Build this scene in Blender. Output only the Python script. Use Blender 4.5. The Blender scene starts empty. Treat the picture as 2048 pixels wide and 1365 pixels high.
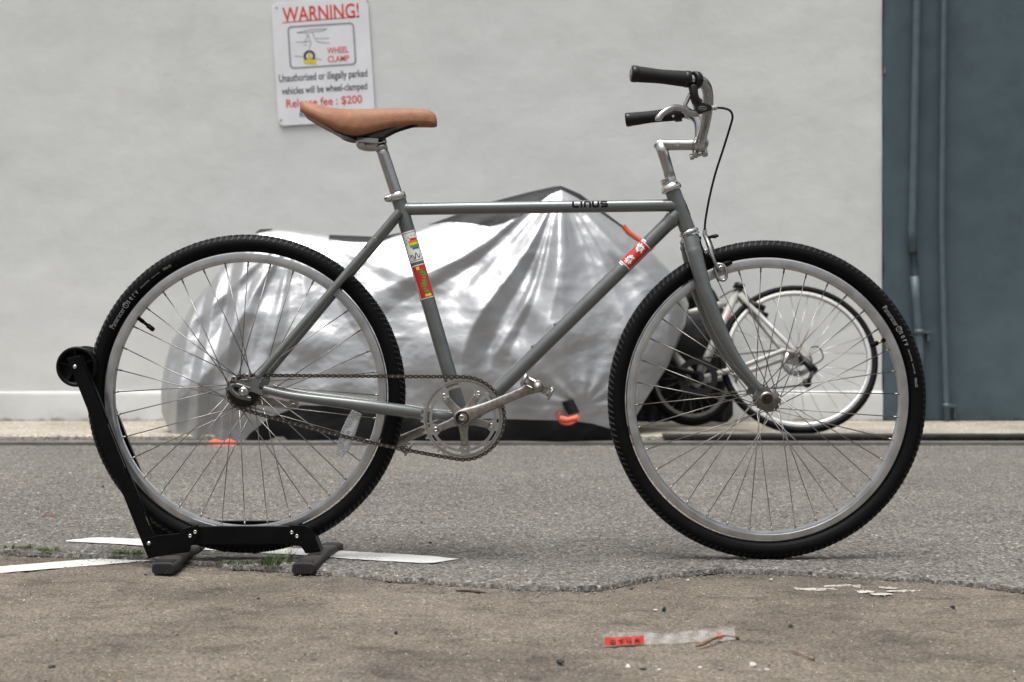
import bpy, math, random
import numpy as np
from mathutils import Vector, Matrix, Quaternion
from mathutils import noise as mnoise

random.seed(7)
rng = np.random.default_rng(7)
C = bpy.context.scene.collection
PI = math.pi
R = math.radians

# ------------------------------------------------------------------ camera, sky, sun
F = 2840.0          # focal length in pixels of the 2048 wide frame
HOR = 650.0         # row of the horizon
D = 3.1             # metres from the lens to the bicycle's plane
H = (1118 - HOR) * D / F    # eye height
WALL = 6.98
sc = bpy.context.scene
cam_d = bpy.data.cameras.new('camera')
cam = bpy.data.objects.new('camera', cam_d)
C.objects.link(cam)
cam.location = (0, 0, H)
cam.rotation_euler = (R(90), 0, 0)
cam_d.sensor_width = 36
cam_d.lens = F / 2048 * 36
cam_d.shift_y = -(682.5 - HOR) / 2048.0
cam_d.clip_end = 300
cam_d.clip_start = 0.05
cam_d.dof.use_dof = True
cam_d.dof.focus_distance = D - 0.03
cam_d.dof.aperture_fstop = 5.6
sc.camera = cam

SUN_EL, SUN_AZ = R(76), R(215)      # compass direction the light comes from (north = +Y, clockwise)
w = bpy.data.worlds.new('World')
sc.world = w
w.use_nodes = True
nt = w.node_tree
nt.nodes.clear()
out = nt.nodes.new('ShaderNodeOutputWorld')
bg = nt.nodes.new('ShaderNodeBackground')
sky = nt.nodes.new('ShaderNodeTexSky')
sky.sky_type = 'NISHITA'
sky.sun_disc = False
sky.sun_elevation = SUN_EL
sky.sun_rotation = SUN_AZ
sky.air_density = 1.0
sky.dust_density = 8.0
sky.ozone_density = 1.0
hs = nt.nodes.new('ShaderNodeHueSaturation')
hs.inputs['Saturation'].default_value = 0.22
nt.links.new(sky.outputs[0], hs.inputs['Color'])
nt.links.new(hs.outputs[0], bg.inputs['Color'])
bg.inputs['Strength'].default_value = 0.10
nt.links.new(bg.outputs[0], out.inputs[0])

sun_d = bpy.data.lights.new('sun', 'SUN')
sun_d.energy = 1.5
sun_d.angle = R(34)
sun_d.color = (1.0, 0.98, 0.95)
sun = bpy.data.objects.new('sun', sun_d)
C.objects.link(sun)
sdir = Vector((math.sin(SUN_AZ) * math.cos(SUN_EL), math.cos(SUN_AZ) * math.cos(SUN_EL), math.sin(SUN_EL)))
sun.rotation_euler = sdir.to_track_quat('Z', 'Y').to_euler()
sun.location = sdir * 20

vs = sc.view_settings
vs.view_transform = 'Standard'
vs.look = 'None'
vs.exposure = 0.78
vs.gamma = 1.0
vs.use_curve_mapping = False

# ------------------------------------------------------------------ helpers
ORG = {}            # object -> origin in its thing's own frame


def px(x, y, depth):
    """world point seen at pixel x,y at a depth"""
    return Vector(((x - 1024) * depth / F, depth, H + (HOR - y) * depth / F))


def ground(x, y, z=0.0):
    d = F * (H - z) / (y - HOR)
    return Vector(((x - 1024) * d / F, d, z))


def P(x, y, off=0.0):
    """point of the bicycle: off = metres from its middle plane towards the lens"""
    d = D - off
    return Vector(((x - 1024) * d / F, -off, H + (HOR - y) * d / F))


def tag(o, label=None, cat=None, group=None, kind=None):
    if label: o['label'] = label
    if cat: o['category'] = cat
    if group: o['group'] = group
    if kind: o['kind'] = kind
    return o


def thing(name, label, cat, loc=(0, 0, 0), group=None, rot=None):
    o = bpy.data.objects.new(name, None)
    o.empty_display_size = 0.1
    C.objects.link(o)
    o.location = loc
    if rot: o.rotation_euler = rot
    ORG[o] = Vector((0, 0, 0))
    return tag(o, label, cat, group)


def node_empty(name, parent, at):
    o = bpy.data.objects.new(name, None)
    o.empty_display_size = 0.05
    C.objects.link(o)
    o.parent = parent
    o.location = Vector(at) - ORG[parent]
    ORG[o] = Vector(at)
    return o


class MB:
    def __init__(s):
        s.v, s.f, s.m, s.sm = [], [], [], []

    def add(s, verts, faces, mat=0, smooth=False):
        b = len(s.v)
        s.v += [Vector(p) for p in verts]
        for f in faces:
            s.f.append(tuple(b + i for i in f))
            s.m.append(mat)
            s.sm.append(smooth)
        return s

    def box(s, c, size, mat=0, rot=None):
        hx, hy, hz = [q / 2 for q in size]
        vs_ = [Vector((x, y, z)) for x in (-hx, hx) for y in (-hy, hy) for z in (-hz, hz)]
        if rot: vs_ = [rot @ p for p in vs_]
        c = Vector(c)
        return s.add([c + p for p in vs_], [(0, 1, 3, 2), (4, 6, 7, 5), (0, 4, 5, 1), (2, 3, 7, 6), (0, 2, 6, 4), (1, 5, 7, 3)], mat)

    def tube(s, pts, rad, seg=14, mat=0, caps=True, flat=None, ref=None):
        """flat = factor on the second axis (ellipse); ref = direction of the first axis"""
        pts = [Vector(p) for p in pts]
        n = len(pts)
        rad = [rad] * n if not hasattr(rad, '__len__') else list(rad)
        tang = []
        for i in range(n):
            t = pts[min(i + 1, n - 1)] - pts[max(i - 1, 0)]
            tang.append(t.normalized())
        up = Vector(ref) if ref is not None else (Vector((0, 1, 0)) if abs(tang[0].y) < 0.8 else Vector((0, 0, 1)))
        vs_, fs = [], []
        for i in range(n):
            t = tang[i]
            u = (up - t * up.dot(t)).normalized()
            if ref is None: up = u
            vv = t.cross(u)
            k = flat if flat is not None else 1.0
            for j in range(seg):
                a = 2 * PI * j / seg
                vs_.append(pts[i] + u * (math.cos(a) * rad[i]) + vv * (math.sin(a) * rad[i] * k))
        for i in range(n - 1):
            for j in range(seg):
                k = (j + 1) % seg
                fs.append((i * seg + j, i * seg + k, (i + 1) * seg + k, (i + 1) * seg + j))
        s.add(vs_, fs, mat, True)
        if caps:
            b = len(s.v) - n * seg
            s.f.append(tuple(b + j for j in reversed(range(seg)))); s.m.append(mat); s.sm.append(False)
            s.f.append(tuple(b + (n - 1) * seg + j for j in range(seg))); s.m.append(mat); s.sm.append(False)
        return s

    def lathe(s, prof, o, axis, seg=32, mat=0, closed=False, smooth=True):
        o, ax = Vector(o), Vector(axis).normalized()
        u = Vector((1, 0, 0)) if abs(ax.x) < 0.8 else Vector((0, 0, 1))
        u = (u - ax * u.dot(ax)).normalized()
        vv = ax.cross(u)
        n = len(prof)
        vs_, fs = [], []
        for j in range(seg):
            a = 2 * PI * j / seg
            d = u * math.cos(a) + vv * math.sin(a)
            for r, h in prof:
                vs_.append(o + d * r + ax * h)
        m = n if closed else n - 1
        for j in range(seg):
            k = (j + 1) % seg
            for i in range(m):
                i2 = (i + 1) % n
                fs.append((j * n + i, k * n + i, k * n + i2, j * n + i2))
        return s.add(vs_, fs, mat, smooth)

    def disc(s, o, axis, r, h, seg=20, mat=0, bev=0.0):
        """solid short cylinder from o along axis"""
        b = min(bev, r * 0.5)
        prof = [(0.0, 0), (r, 0), (r, h - b), (r - b, h), (0.0, h)] if b else [(0.0, 0), (r, 0), (r, h), (0.0, h)]
        return s.lathe(prof, o, axis, seg, mat, smooth=False)

    def prism(s, outline, o, u, v, thick, mat=0):
        """outline in (u,v), extruded both ways by thick/2 along u x v"""
        o, u, v = Vector(o), Vector(u), Vector(v)
        nn = u.cross(v).normalized() * (thick / 2)
        n = len(outline)
        a = [o + u * p[0] + v * p[1] + nn for p in outline]
        b = [o + u * p[0] + v * p[1] - nn for p in outline]
        fs = [tuple(range(n)), tuple(reversed(range(n, 2 * n)))]
        for i in range(n):
            k = (i + 1) % n
            fs.append((i, n + i, n + k, k))
        return s.add(a + b, fs, mat)

    def sphere(s, c, r, seg=12, rings=8, mat=0, scale=(1, 1, 1)):
        prof = []
        c = Vector(c)
        vs_, fs = [], []
        for i in range(rings + 1):
            t = PI * i / rings
            for j in range(seg):
                a = 2 * PI * j / seg
                vs_.append(c + Vector((r * math.sin(t) * math.cos(a) * scale[0], r * math.sin(t) * math.sin(a) * scale[1], r * math.cos(t) * scale[2])))
        for i in range(rings):
            for j in range(seg):
                k = (j + 1) % seg
                fs.append((i * seg + j, (i + 1) * seg + j, (i + 1) * seg + k, i * seg + k))
        return s.add(vs_, fs, mat, True)

    def mesh(s, name, mats, shift=Vector((0, 0, 0))):
        me = bpy.data.meshes.new(name)
        me.from_pydata([tuple(p - shift) for p in s.v], [], s.f)
        if not isinstance(mats, (list, tuple)): mats = [mats]
        for m in mats: me.materials.append(m)
        me.polygons.foreach_set('material_index', s.m)
        me.polygons.foreach_set('use_smooth', s.sm)
        me.validate()
        me.update()
        return me

    def build(s, name, mats, parent=None, bevel=0.0, at=None):
        if at is None:
            lo = Vector([min(p[i] for p in s.v) for i in range(3)])
            hi = Vector([max(p[i] for p in s.v) for i in range(3)])
            at = (lo + hi) / 2
            if parent is None: at.z = lo.z
        at = Vector(at)
        o = bpy.data.objects.new(name, s.mesh(name, mats, at))
        C.objects.link(o)
        ORG[o] = at
        if parent is not None:
            o.parent = parent
            o.location = at - ORG[parent]
        else:
            o.location = at
            ORG[o] = Vector((0, 0, 0))
        if bevel:
            b = o.modifiers.new('bevel', 'BEVEL')
            b.width = bevel; b.segments = 2; b.limit_method = 'ANGLE'; b.angle_limit = R(40)
            b.harden_normals = False
        return o


def inst(name, me, parent, at, rot=None):
    o = bpy.data.objects.new(name, me)
    C.objects.link(o)
    if parent is not None:
        o.parent = parent
        o.location = Vector(at) - ORG[parent]
    else:
        o.location = at
    if rot is not None:
        o.rotation_mode = 'QUATERNION'
        o.rotation_quaternion = rot
    ORG[o] = Vector(at)
    return o


def catmull(pts, n=6):
    pts = [tuple(p) if hasattr(p, '__len__') else (p,) for p in pts]
    k = len(pts)
    res = []
    for i in range(k - 1):
        p0, p1, p2, p3 = pts[max(i - 1, 0)], pts[i], pts[i + 1], pts[min(i + 2, k - 1)]
        for j in range(n):
            t = j / n
            res.append(tuple(0.5 * (2 * b + (c - a) * t + (2 * a - 5 * b + 4 * c - d) * t * t + (3 * b - a - 3 * c + d) * t ** 3)
                             for a, b, c, d in zip(p0, p1, p2, p3)))
    res.append(pts[-1])
    return res


def sweep(mb, ctrl, n=6, seg=14, mat=0, **kw):
    """ctrl = [(Vector, radius)...] smoothed"""
    q = catmull([tuple(p) + (r,) for p, r in ctrl], n)
    return mb.tube([Vector(a[:3]) for a in q], [a[3] for a in q], seg, mat, **kw)


def text2d(body, bold=0.0):
    cu = bpy.data.curves.new('lettering', 'FONT')
    cu.body = body
    cu.size = 1.0
    cu.resolution_u = 3
    cu.offset = bold
    ob = bpy.data.objects.new('lettering', cu)
    C.objects.link(ob)
    dg = bpy.context.evaluated_depsgraph_get()
    dg.update()
    me = bpy.data.meshes.new_from_object(ob.evaluated_get(dg))
    v = [(p.co.x, p.co.y) for p in me.vertices]
    f = [tuple(p.vertices) for p in me.polygons]
    bpy.data.objects.remove(ob)
    bpy.data.meshes.remove(me)
    bpy.data.curves.remove(cu)
    return v, f


def fit_text(body, wd, ht, bold=0.0):
    v, f = text2d(body, bold)
    x0, x1 = min(p[0] for p in v), max(p[0] for p in v)
    y0, y1 = min(p[1] for p in v), max(p[1] for p in v)
    return [((p[0] - (x0 + x1) / 2) / (x1 - x0) * wd, (p[1] - (y0 + y1) / 2) / (y1 - y0) * ht) for p in v], f


# ------------------------------------------------------------------ materials
def srgb(r, g, b):
    def c(u):
        u /= 255.0
        return u / 12.92 if u <= 0.04045 else ((u + 0.055) / 1.055) ** 2.4
    return (c(r), c(g), c(b), 1)


def pm(name, col, rough=0.5, metal=0.0, var=0.12, vscale=30.0, bump=0.0, bscale=250.0, coat=0.0, rvar=0.1, dist=0.002, aniso=None, detail=6.0, spec=0.5):
    m = bpy.data.materials.new(name)
    m.use_nodes = True
    t = m.node_tree
    b = t.nodes['Principled BSDF']
    tc = t.nodes.new('ShaderNodeTexCoord')
    mp = t.nodes.new('ShaderNodeMapping')
    if aniso: mp.inputs['Scale'].default_value = aniso
    t.links.new(tc.outputs['Object'], mp.inputs[0])
    nz = t.nodes.new('ShaderNodeTexNoise')
    nz.inputs['Scale'].default_value = vscale
    nz.inputs['Detail'].default_value = detail
    t.links.new(mp.outputs[0], nz.inputs['Vector'])
    cr = t.nodes.new('ShaderNodeValToRGB')
    cr.color_ramp.elements[0].position = 0.3
    cr.color_ramp.elements[1].position = 0.7
    cr.color_ramp.elements[0].color = tuple(q * (1 - var) for q in col[:3]) + (1,)
    cr.color_ramp.elements[1].color = tuple(min(1, q * (1 + var)) for q in col[:3]) + (1,)
    t.links.new(nz.outputs['Fac'], cr.inputs[0])
    t.links.new(cr.outputs[0], b.inputs['Base Color'])
    mr = t.nodes.new('ShaderNodeMapRange')
    mr.inputs['To Min'].default_value = max(0.02, rough - rvar)
    mr.inputs['To Max'].default_value = min(1, rough + rvar)
    t.links.new(nz.outputs['Fac'], mr.inputs['Value'])
    t.links.new(mr.outputs[0], b.inputs['Roughness'])
    b.inputs['Metallic'].default_value = metal
    b.inputs['Specular IOR Level'].default_value = spec
    b.inputs['Coat Weight'].default_value = coat
    b.inputs['Coat Roughness'].default_value = 0.12
    if bump:
        n2 = t.nodes.new('ShaderNodeTexNoise')
        n2.inputs['Scale'].default_value = bscale
        n2.inputs['Detail'].default_value = 4
        t.links.new(mp.outputs[0], n2.inputs['Vector'])
        bp = t.nodes.new('ShaderNodeBump')
        bp.inputs['Strength'].default_value = bump
        bp.inputs['Distance'].default_value = dist
        t.links.new(n2.outputs['Fac'], bp.inputs['Height'])
        t.links.new(bp.outputs[0], b.inputs['Normal'])
    return m


def nd(t, typ, **kw):
    n = t.nodes.new(typ)
    for k, v in kw.items():
        if k in n.inputs.keys(): n.inputs[k].default_value = v
        else: setattr(n, k, v)
    return n


def ramp(t, fac, stops):
    cr = t.nodes.new('ShaderNodeValToRGB')
    e = cr.color_ramp.elements
    while len(e) < len(stops): e.new(0.5)
    for el, (p, c) in zip(e, stops):
        el.position = p
        el.color = c if len(c) == 4 else tuple(c) + (1,)
    t.links.new(fac, cr.inputs[0])
    return cr.outputs[0]


def mixc(t, fac, a, b, mode='MIX'):
    m = t.nodes.new('ShaderNodeMix')
    m.data_type = 'RGBA'
    m.blend_type = mode
    for val, sock in ((fac, m.inputs[0]), (a, m.inputs[6]), (b, m.inputs[7])):
        if isinstance(val, bpy.types.NodeSocket): t.links.new(val, sock)
        else: sock.default_value = val
    return m.outputs[2]


def noise(t, vec, scale, detail=4.0, rough=0.5):
    n = t.nodes.new('ShaderNodeTexNoise')
    n.inputs['Scale'].default_value = scale
    n.inputs['Detail'].default_value = detail
    n.inputs['Roughness'].default_value = rough
    t.links.new(vec, n.inputs['Vector'])
    return n.outputs['Fac']


def base_mat(name):
    m = bpy.data.materials.new(name)
    m.use_nodes = True
    t = m.node_tree
    b = t.nodes['Principled BSDF']
    tc = t.nodes.new('ShaderNodeTexCoord')
    return m, t, b, tc.outputs['Object']


def G(v): return (v, v, v, 1)


def ground_mat(name, lo, mid, hi, stain, grain, speck, warm, stain_scale, rough=0.9, mott=0.45, spk=0.75):
    m, t, b, co = base_mat(name)
    big = noise(t, co, stain_scale, 5, 0.6)
    smp = t.nodes.new('ShaderNodeMapping')
    smp.inputs['Scale'].default_value = (0.8, 1.25, 1.0)
    t.links.new(co, smp.inputs[0])
    med = noise(t, smp.outputs[0], 11, 7, 0.68)
    fine = noise(t, co, grain, 3, 0.7)
    col = ramp(t, fine, [(0.3, lo), (0.5, mid), (0.72, hi)])
    # single stones
    vo = t.nodes.new('ShaderNodeTexVoronoi')
    vo.inputs['Scale'].default_value = speck
    t.links.new(co, vo.inputs['Vector'])
    sep = t.nodes.new('ShaderNodeSeparateColor')
    t.links.new(vo.outputs['Color'], sep.inputs[0])
    stone = ramp(t, sep.outputs[0], [(0.0, G(0.3)), (0.3, G(0.78)), (0.75, G(1.1)), (0.93, G(1.35)), (1.0, G(2.3))])
    col = mixc(t, spk, col, stone, 'MULTIPLY')
    tint = ramp(t, sep.outputs[1], [(0.55, G(1.0)), (0.95, warm)])
    col = mixc(t, 0.6, col, tint, 'MULTIPLY')
    sm = ramp(t, big, [(0.36, stain), (0.58, G(1.0))])
    col = mixc(t, 0.85, col, sm, 'MULTIPLY')
    mm = ramp(t, med, [(0.34, G(0.5)), (0.47, G(0.95)), (0.56, G(1.0)), (0.72, G(1.22))])
    col = mixc(t, mott, col, mm, 'MULTIPLY')
    t.links.new(col, b.inputs['Base Color'])
    b.inputs['Roughness'].default_value = rough
    b.inputs['Specular IOR Level'].default_value = 0.25
    bp = nd(t, 'ShaderNodeBump', Strength=0.6, Distance=0.003)
    t.links.new(fine, bp.inputs['Height'])
    t.links.new(bp.outputs[0], b.inputs['Normal'])
    return m


M = {}
M['asphalt'] = ground_mat('asphalt', (0.058, 0.055, 0.05, 1), (0.142, 0.135, 0.124, 1), (0.275, 0.262, 0.24, 1),
                          (0.8, 0.8, 0.8, 1), 120, 140, (1.12, 1.0, 0.88, 1), 1.3)
M['concrete'] = ground_mat('worn_concrete', (0.078, 0.068, 0.057, 1), (0.158, 0.138, 0.114, 1), (0.255, 0.226, 0.19, 1),
                           (0.62, 0.615, 0.62, 1), 190, 260, (1.15, 0.98, 0.85, 1), 2.6, mott=0.8, spk=0.5)
M['pavement'] = ground_mat('pavement_concrete', (0.26, 0.24, 0.2, 1), (0.38, 0.35, 0.3, 1), (0.48, 0.45, 0.39, 1),
                           (0.7, 0.68, 0.66, 1), 90, 160, (1.1, 1.0, 0.9, 1), 2.0)
M['gutter'] = pm('gutter_stone', (0.12, 0.114, 0.107, 1), 0.85, 0, 0.3, 12, 0.4, 90)


def worn_paint(name, paint, under, lo, hi):
    m, t, b, co = base_mat(name)
    f1 = noise(t, co, 170, 4, 0.65)
    f2 = noise(t, co, 12, 5, 0.6)
    ad = nd(t, 'ShaderNodeMath', operation='MULTIPLY_ADD')
    t.links.new(f2, ad.inputs[0])
    ad.inputs[1].default_value = 0.55
    t.links.new(f1, ad.inputs[2])
    shade = ramp(t, f2, [(0.3, tuple(q * 0.82 for q in paint) + (1,)), (0.65, paint + (1,))])
    msk = ramp(t, ad.outputs[0], [(lo, G(0)), (hi, G(1))])
    t.links.new(mixc(t, msk, under + (1,), shade), b.inputs['Base Color'])
    b.inputs['Roughness'].default_value = 0.75
    bp = nd(t, 'ShaderNodeBump', Strength=0.5, Distance=0.002)
    t.links.new(f1, bp.inputs['Height'])
    t.links.new(bp.outputs[0], b.inputs['Normal'])
    return m


M['road_paint'] = worn_paint('worn_road_paint', (0.60, 0.60, 0.575), (0.13, 0.125, 0.115), 0.56, 0.66)
M['grey_paint'] = pm('grey_frame_paint', (0.118, 0.129, 0.128, 1), 0.36, 0.35, 0.10, 30, 0.05, 500, coat=0.8, rvar=0.06)
M['grey_paint_worn'] = M['grey_paint']
M['chrome'] = pm('chrome', (0.60, 0.60, 0.59, 1), 0.10, 1.0, 0.03, 20, 0, rvar=0.02)
M['alloy'] = pm('polished_alloy', (0.42, 0.42, 0.415, 1), 0.26, 1.0, 0.05, 18, 0, 400, rvar=0.05)
M['dull_alloy'] = pm('dirty_alloy', (0.29, 0.275, 0.255, 1), 0.44, 1.0, 0.28, 110, 0.12, 500, rvar=0.1)
M['ring_alloy'] = pm('chainring_alloy', (0.42, 0.42, 0.405, 1), 0.42, 1.0, 0.12, 90, 0.03, 500, rvar=0.08)
M['rim'] = pm('brushed_rim_alloy', (0.47, 0.48, 0.49, 1), 0.33, 0.92, 0.13, 30, 0.06, 300, rvar=0.1)
M['spoke'] = pm('spoke_steel', (0.30, 0.285, 0.265, 1), 0.3, 1.0, 0.12, 90)
M['chain'] = pm('oily_chain_steel', (0.075, 0.066, 0.057, 1), 0.4, 0.9, 0.4, 160, 0.2, 600)
M['rubber'] = pm('tyre_rubber', (0.0030, 0.0031, 0.0038, 1), 0.55, 0, 0.3, 60, 0.25, 420, rvar=0.12, spec=0.11)
M['tread'] = pm('tread_rubber', (0.009, 0.009, 0.010, 1), 0.45, 0, 0.35, 90, 0.3, 420, rvar=0.12, spec=0.3)
M['black'] = pm('black_plastic', (0.006, 0.006, 0.0065, 1), 0.38, 0, 0.2, 80, 0.1, 500, spec=0.35)
M['grip'] = pm('black_grip_rubber', (0.0065, 0.0065, 0.007, 1), 0.6, 0, 0.2, 90, 0.5, 900, spec=0.3)
M['stand'] = pm('black_powder_coat', (0.0018, 0.0019, 0.0024, 1), 0.38, 0, 0.5, 30, 0.1, 500, rvar=0.12, spec=0.16)
M['stand_rubber'] = pm('dusty_rubber', (0.026, 0.024, 0.0235, 1), 0.85, 0, 0.25, 60, 0.4, 400)
M['foot_coat'] = pm('scuffed_black_bar', (0.032, 0.03, 0.028, 1), 0.6, 0, 0.3, 45, 0.2, 300)
M['leather'] = pm('tan_leather', (0.28, 0.122, 0.062, 1), 0.58, 0, 0.15, 60, 0.9, 420, rvar=0.08, dist=0.0012)
M['decal'] = pm('decal_black', (0.006, 0.006, 0.0065, 1), 0.65, spec=0.12)
M['white_print'] = pm('white_print', (0.33, 0.33, 0.325, 1), 0.5, 0, 0.12, 200)
M['brass'] = pm('brass', (0.55, 0.36, 0.12, 1), 0.3, 1.0)
M['steel_bolt'] = pm('bolt_steel', (0.56, 0.55, 0.52, 1), 0.22, 1.0, 0.15, 120)
M['rust_steel'] = pm('browned_steel', (0.075, 0.058, 0.042, 1), 0.35, 1.0, 0.3, 120)
M['st_white'] = pm('sticker_white', (0.74, 0.74, 0.72, 1), 0.35, coat=0.3)
M['st_red'] = pm('sticker_red', (0.50, 0.018, 0.016, 1), 0.35, coat=0.3)
M['st_green'] = pm('sticker_green', (0.075, 0.34, 0.04, 1), 0.35, coat=0.3)
M['st_yellow'] = pm('sticker_yellow', (0.72, 0.60, 0.04, 1), 0.35, coat=0.3)
M['st_orange'] = pm('sticker_orange', (0.72, 0.2, 0.02, 1), 0.35, coat=0.3)
M['st_blue'] = pm('sticker_blue', (0.05, 0.11, 0.36, 1), 0.35, coat=0.3)
M['orange'] = pm('orange_strap', (0.60, 0.10, 0.045, 1), 0.6, 0, 0.15, 40)
M['black_cloth'] = pm('black_cover_cloth', (0.0085, 0.009, 0.0105, 1), 0.55, 0, 0.3, 25, 0.5, 60, dist=0.004, spec=0.3)
M['white_paint'] = pm('cream_bicycle_paint', (0.34, 0.335, 0.31, 1), 0.35, 0, 0.15, 18, coat=0.3)
M['dark_metal'] = pm('dark_metal', (0.012, 0.012, 0.013, 1), 0.4, 0.3, 0.3, 30, spec=0.3)
M['sign_white'] = pm('sign_white', (0.70, 0.71, 0.74, 1), 0.4, 0, 0.05, 8)
M['sign_red'] = pm('sign_red', (0.62, 0.04, 0.035, 1), 0.45)
M['sign_black'] = pm('sign_black', (0.035, 0.035, 0.04, 1), 0.45)
M['sign_grey'] = pm('sign_grey_line', (0.26, 0.26, 0.28, 1), 0.45)
M['sign_yellow'] = pm('sign_yellow', (0.62, 0.50, 0.03, 1), 0.45)
M['stone_dark'] = pm('dark_pebble', (0.035, 0.034, 0.034, 1), 0.7, 0, 0.4, 90, 0.6, 200)
M['stone_grey'] = pm('grey_pebble', (0.20, 0.19, 0.175, 1), 0.8, 0, 0.3, 90, 0.6, 200)
M['stone_white'] = pm('white_pebble', (0.62, 0.60, 0.56, 1), 0.75, 0, 0.2, 90, 0.5, 200)
M['twig'] = pm('dry_twig', (0.16, 0.095, 0.055, 1), 0.8, 0, 0.35, 120, 0.6, 300)
M['bark'] = pm('dark_bark', (0.055, 0.036, 0.024, 1), 0.85, 0, 0.4, 120, 0.6, 300)
M['grass'] = pm('grass_blade', (0.07, 0.115, 0.03, 1), 0.6, 0, 0.4, 40)
M['moss'] = pm('crack_weeds', (0.045, 0.075, 0.022, 1), 0.8, 0, 0.5, 90)
M['label_red'] = pm('red_wrapper_label', (0.40, 0.024, 0.008, 1), 0.35, 0, 0.1, 60)


def clear_mat(name, alpha, col, rough):
    m = bpy.data.materials.new(name)
    m.use_nodes = True
    t = m.node_tree
    b = t.nodes['Principled BSDF']
    b.inputs['Base Color'].default_value = col
    b.inputs['Roughness'].default_value = rough
    b.inputs['Transmission Weight'].default_value = 0.15
    tc = t.nodes.new('ShaderNodeTexCoord')
    nz = t.nodes.new('ShaderNodeTexNoise')
    nz.inputs['Scale'].default_value = 60
    t.links.new(tc.outputs['Object'], nz.inputs['Vector'])
    mr = t.nodes.new('ShaderNodeMapRange')
    mr.inputs['From Min'].default_value = 0.3
    mr.inputs['From Max'].default_value = 0.75
    mr.inputs['To Min'].default_value = alpha * 0.6
    mr.inputs['To Max'].default_value = min(1, alpha * 1.5)
    t.links.new(nz.outputs['Fac'], mr.inputs['Value'])
    t.links.new(mr.outputs[0], b.inputs['Alpha'])
    return m


M['clear_film'] = clear_mat('clear_plastic_film', 0.11, (0.85, 0.85, 0.84, 1), 0.25)
M['reflector'] = pm('prismatic_reflector', (0.50, 0.52, 0.54, 1), 0.28, 0.35, 0.25, 300, 0.6, 500, coat=0.6)
M['reflector_strip'] = pm('reflector_prism_strip', (0.70, 0.76, 0.86, 1), 0.2, 0.5, 0.35, 500, 0.6, 700, coat=0.6)

# silver cover
m, t, b, co = base_mat('silver_cover_cloth')
n1 = noise(t, co, 14, 7, 0.62)
n2 = noise(t, co, 46, 5, 0.6)
n3 = noise(t, co, 4.0, 4, 0.55)
t.links.new(ramp(t, n3, [(0.3, (0.40, 0.408, 0.42, 1)), (0.7, (0.49, 0.498, 0.51, 1))]), b.inputs['Base Color'])
b.inputs['Metallic'].default_value = 0.70
b.inputs['Roughness'].default_value = 0.35
vo = t.nodes.new('ShaderNodeTexVoronoi')
vo.inputs['Scale'].default_value = 12
wv = mixc(t, 0.10, co, t.nodes.new('ShaderNodeTexNoise').outputs['Color'])
t.links.new(wv, vo.inputs['Vector'])
rg = t.nodes.new('ShaderNodeTexNoise')
rg.noise_type = 'RIDGED_MULTIFRACTAL'
rg.inputs['Scale'].default_value = 7.0
rg.inputs['Detail'].default_value = 5
rmp = t.nodes.new('ShaderNodeMapping')
rmp.inputs['Scale'].default_value = (0.8, 0.8, 1.5)
t.links.new(co, rmp.inputs[0])
t.links.new(rmp.outputs[0], rg.inputs['Vector'])
b00 = nd(t, 'ShaderNodeBump', Strength=0.55, Distance=0.012)
t.links.new(rg.outputs['Fac'], b00.inputs['Height'])
b0 = nd(t, 'ShaderNodeBump', Strength=0.08, Distance=0.014)
t.links.new(b00.outputs[0], b0.inputs['Normal'])
t.links.new(vo.outputs['Distance'], b0.inputs['Height'])
b1 = nd(t, 'ShaderNodeBump', Strength=0.16, Distance=0.012)
t.links.new(n1, b1.inputs['Height'])
t.links.new(b0.outputs[0], b1.inputs['Normal'])
b2 = nd(t, 'ShaderNodeBump', Strength=0.35, Distance=0.004)
t.links.new(n2, b2.inputs['Height'])
t.links.new(b1.outputs[0], b2.inputs['Normal'])
t.links.new(b2.outputs[0], b.inputs['Normal'])
M['silver'] = m


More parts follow.
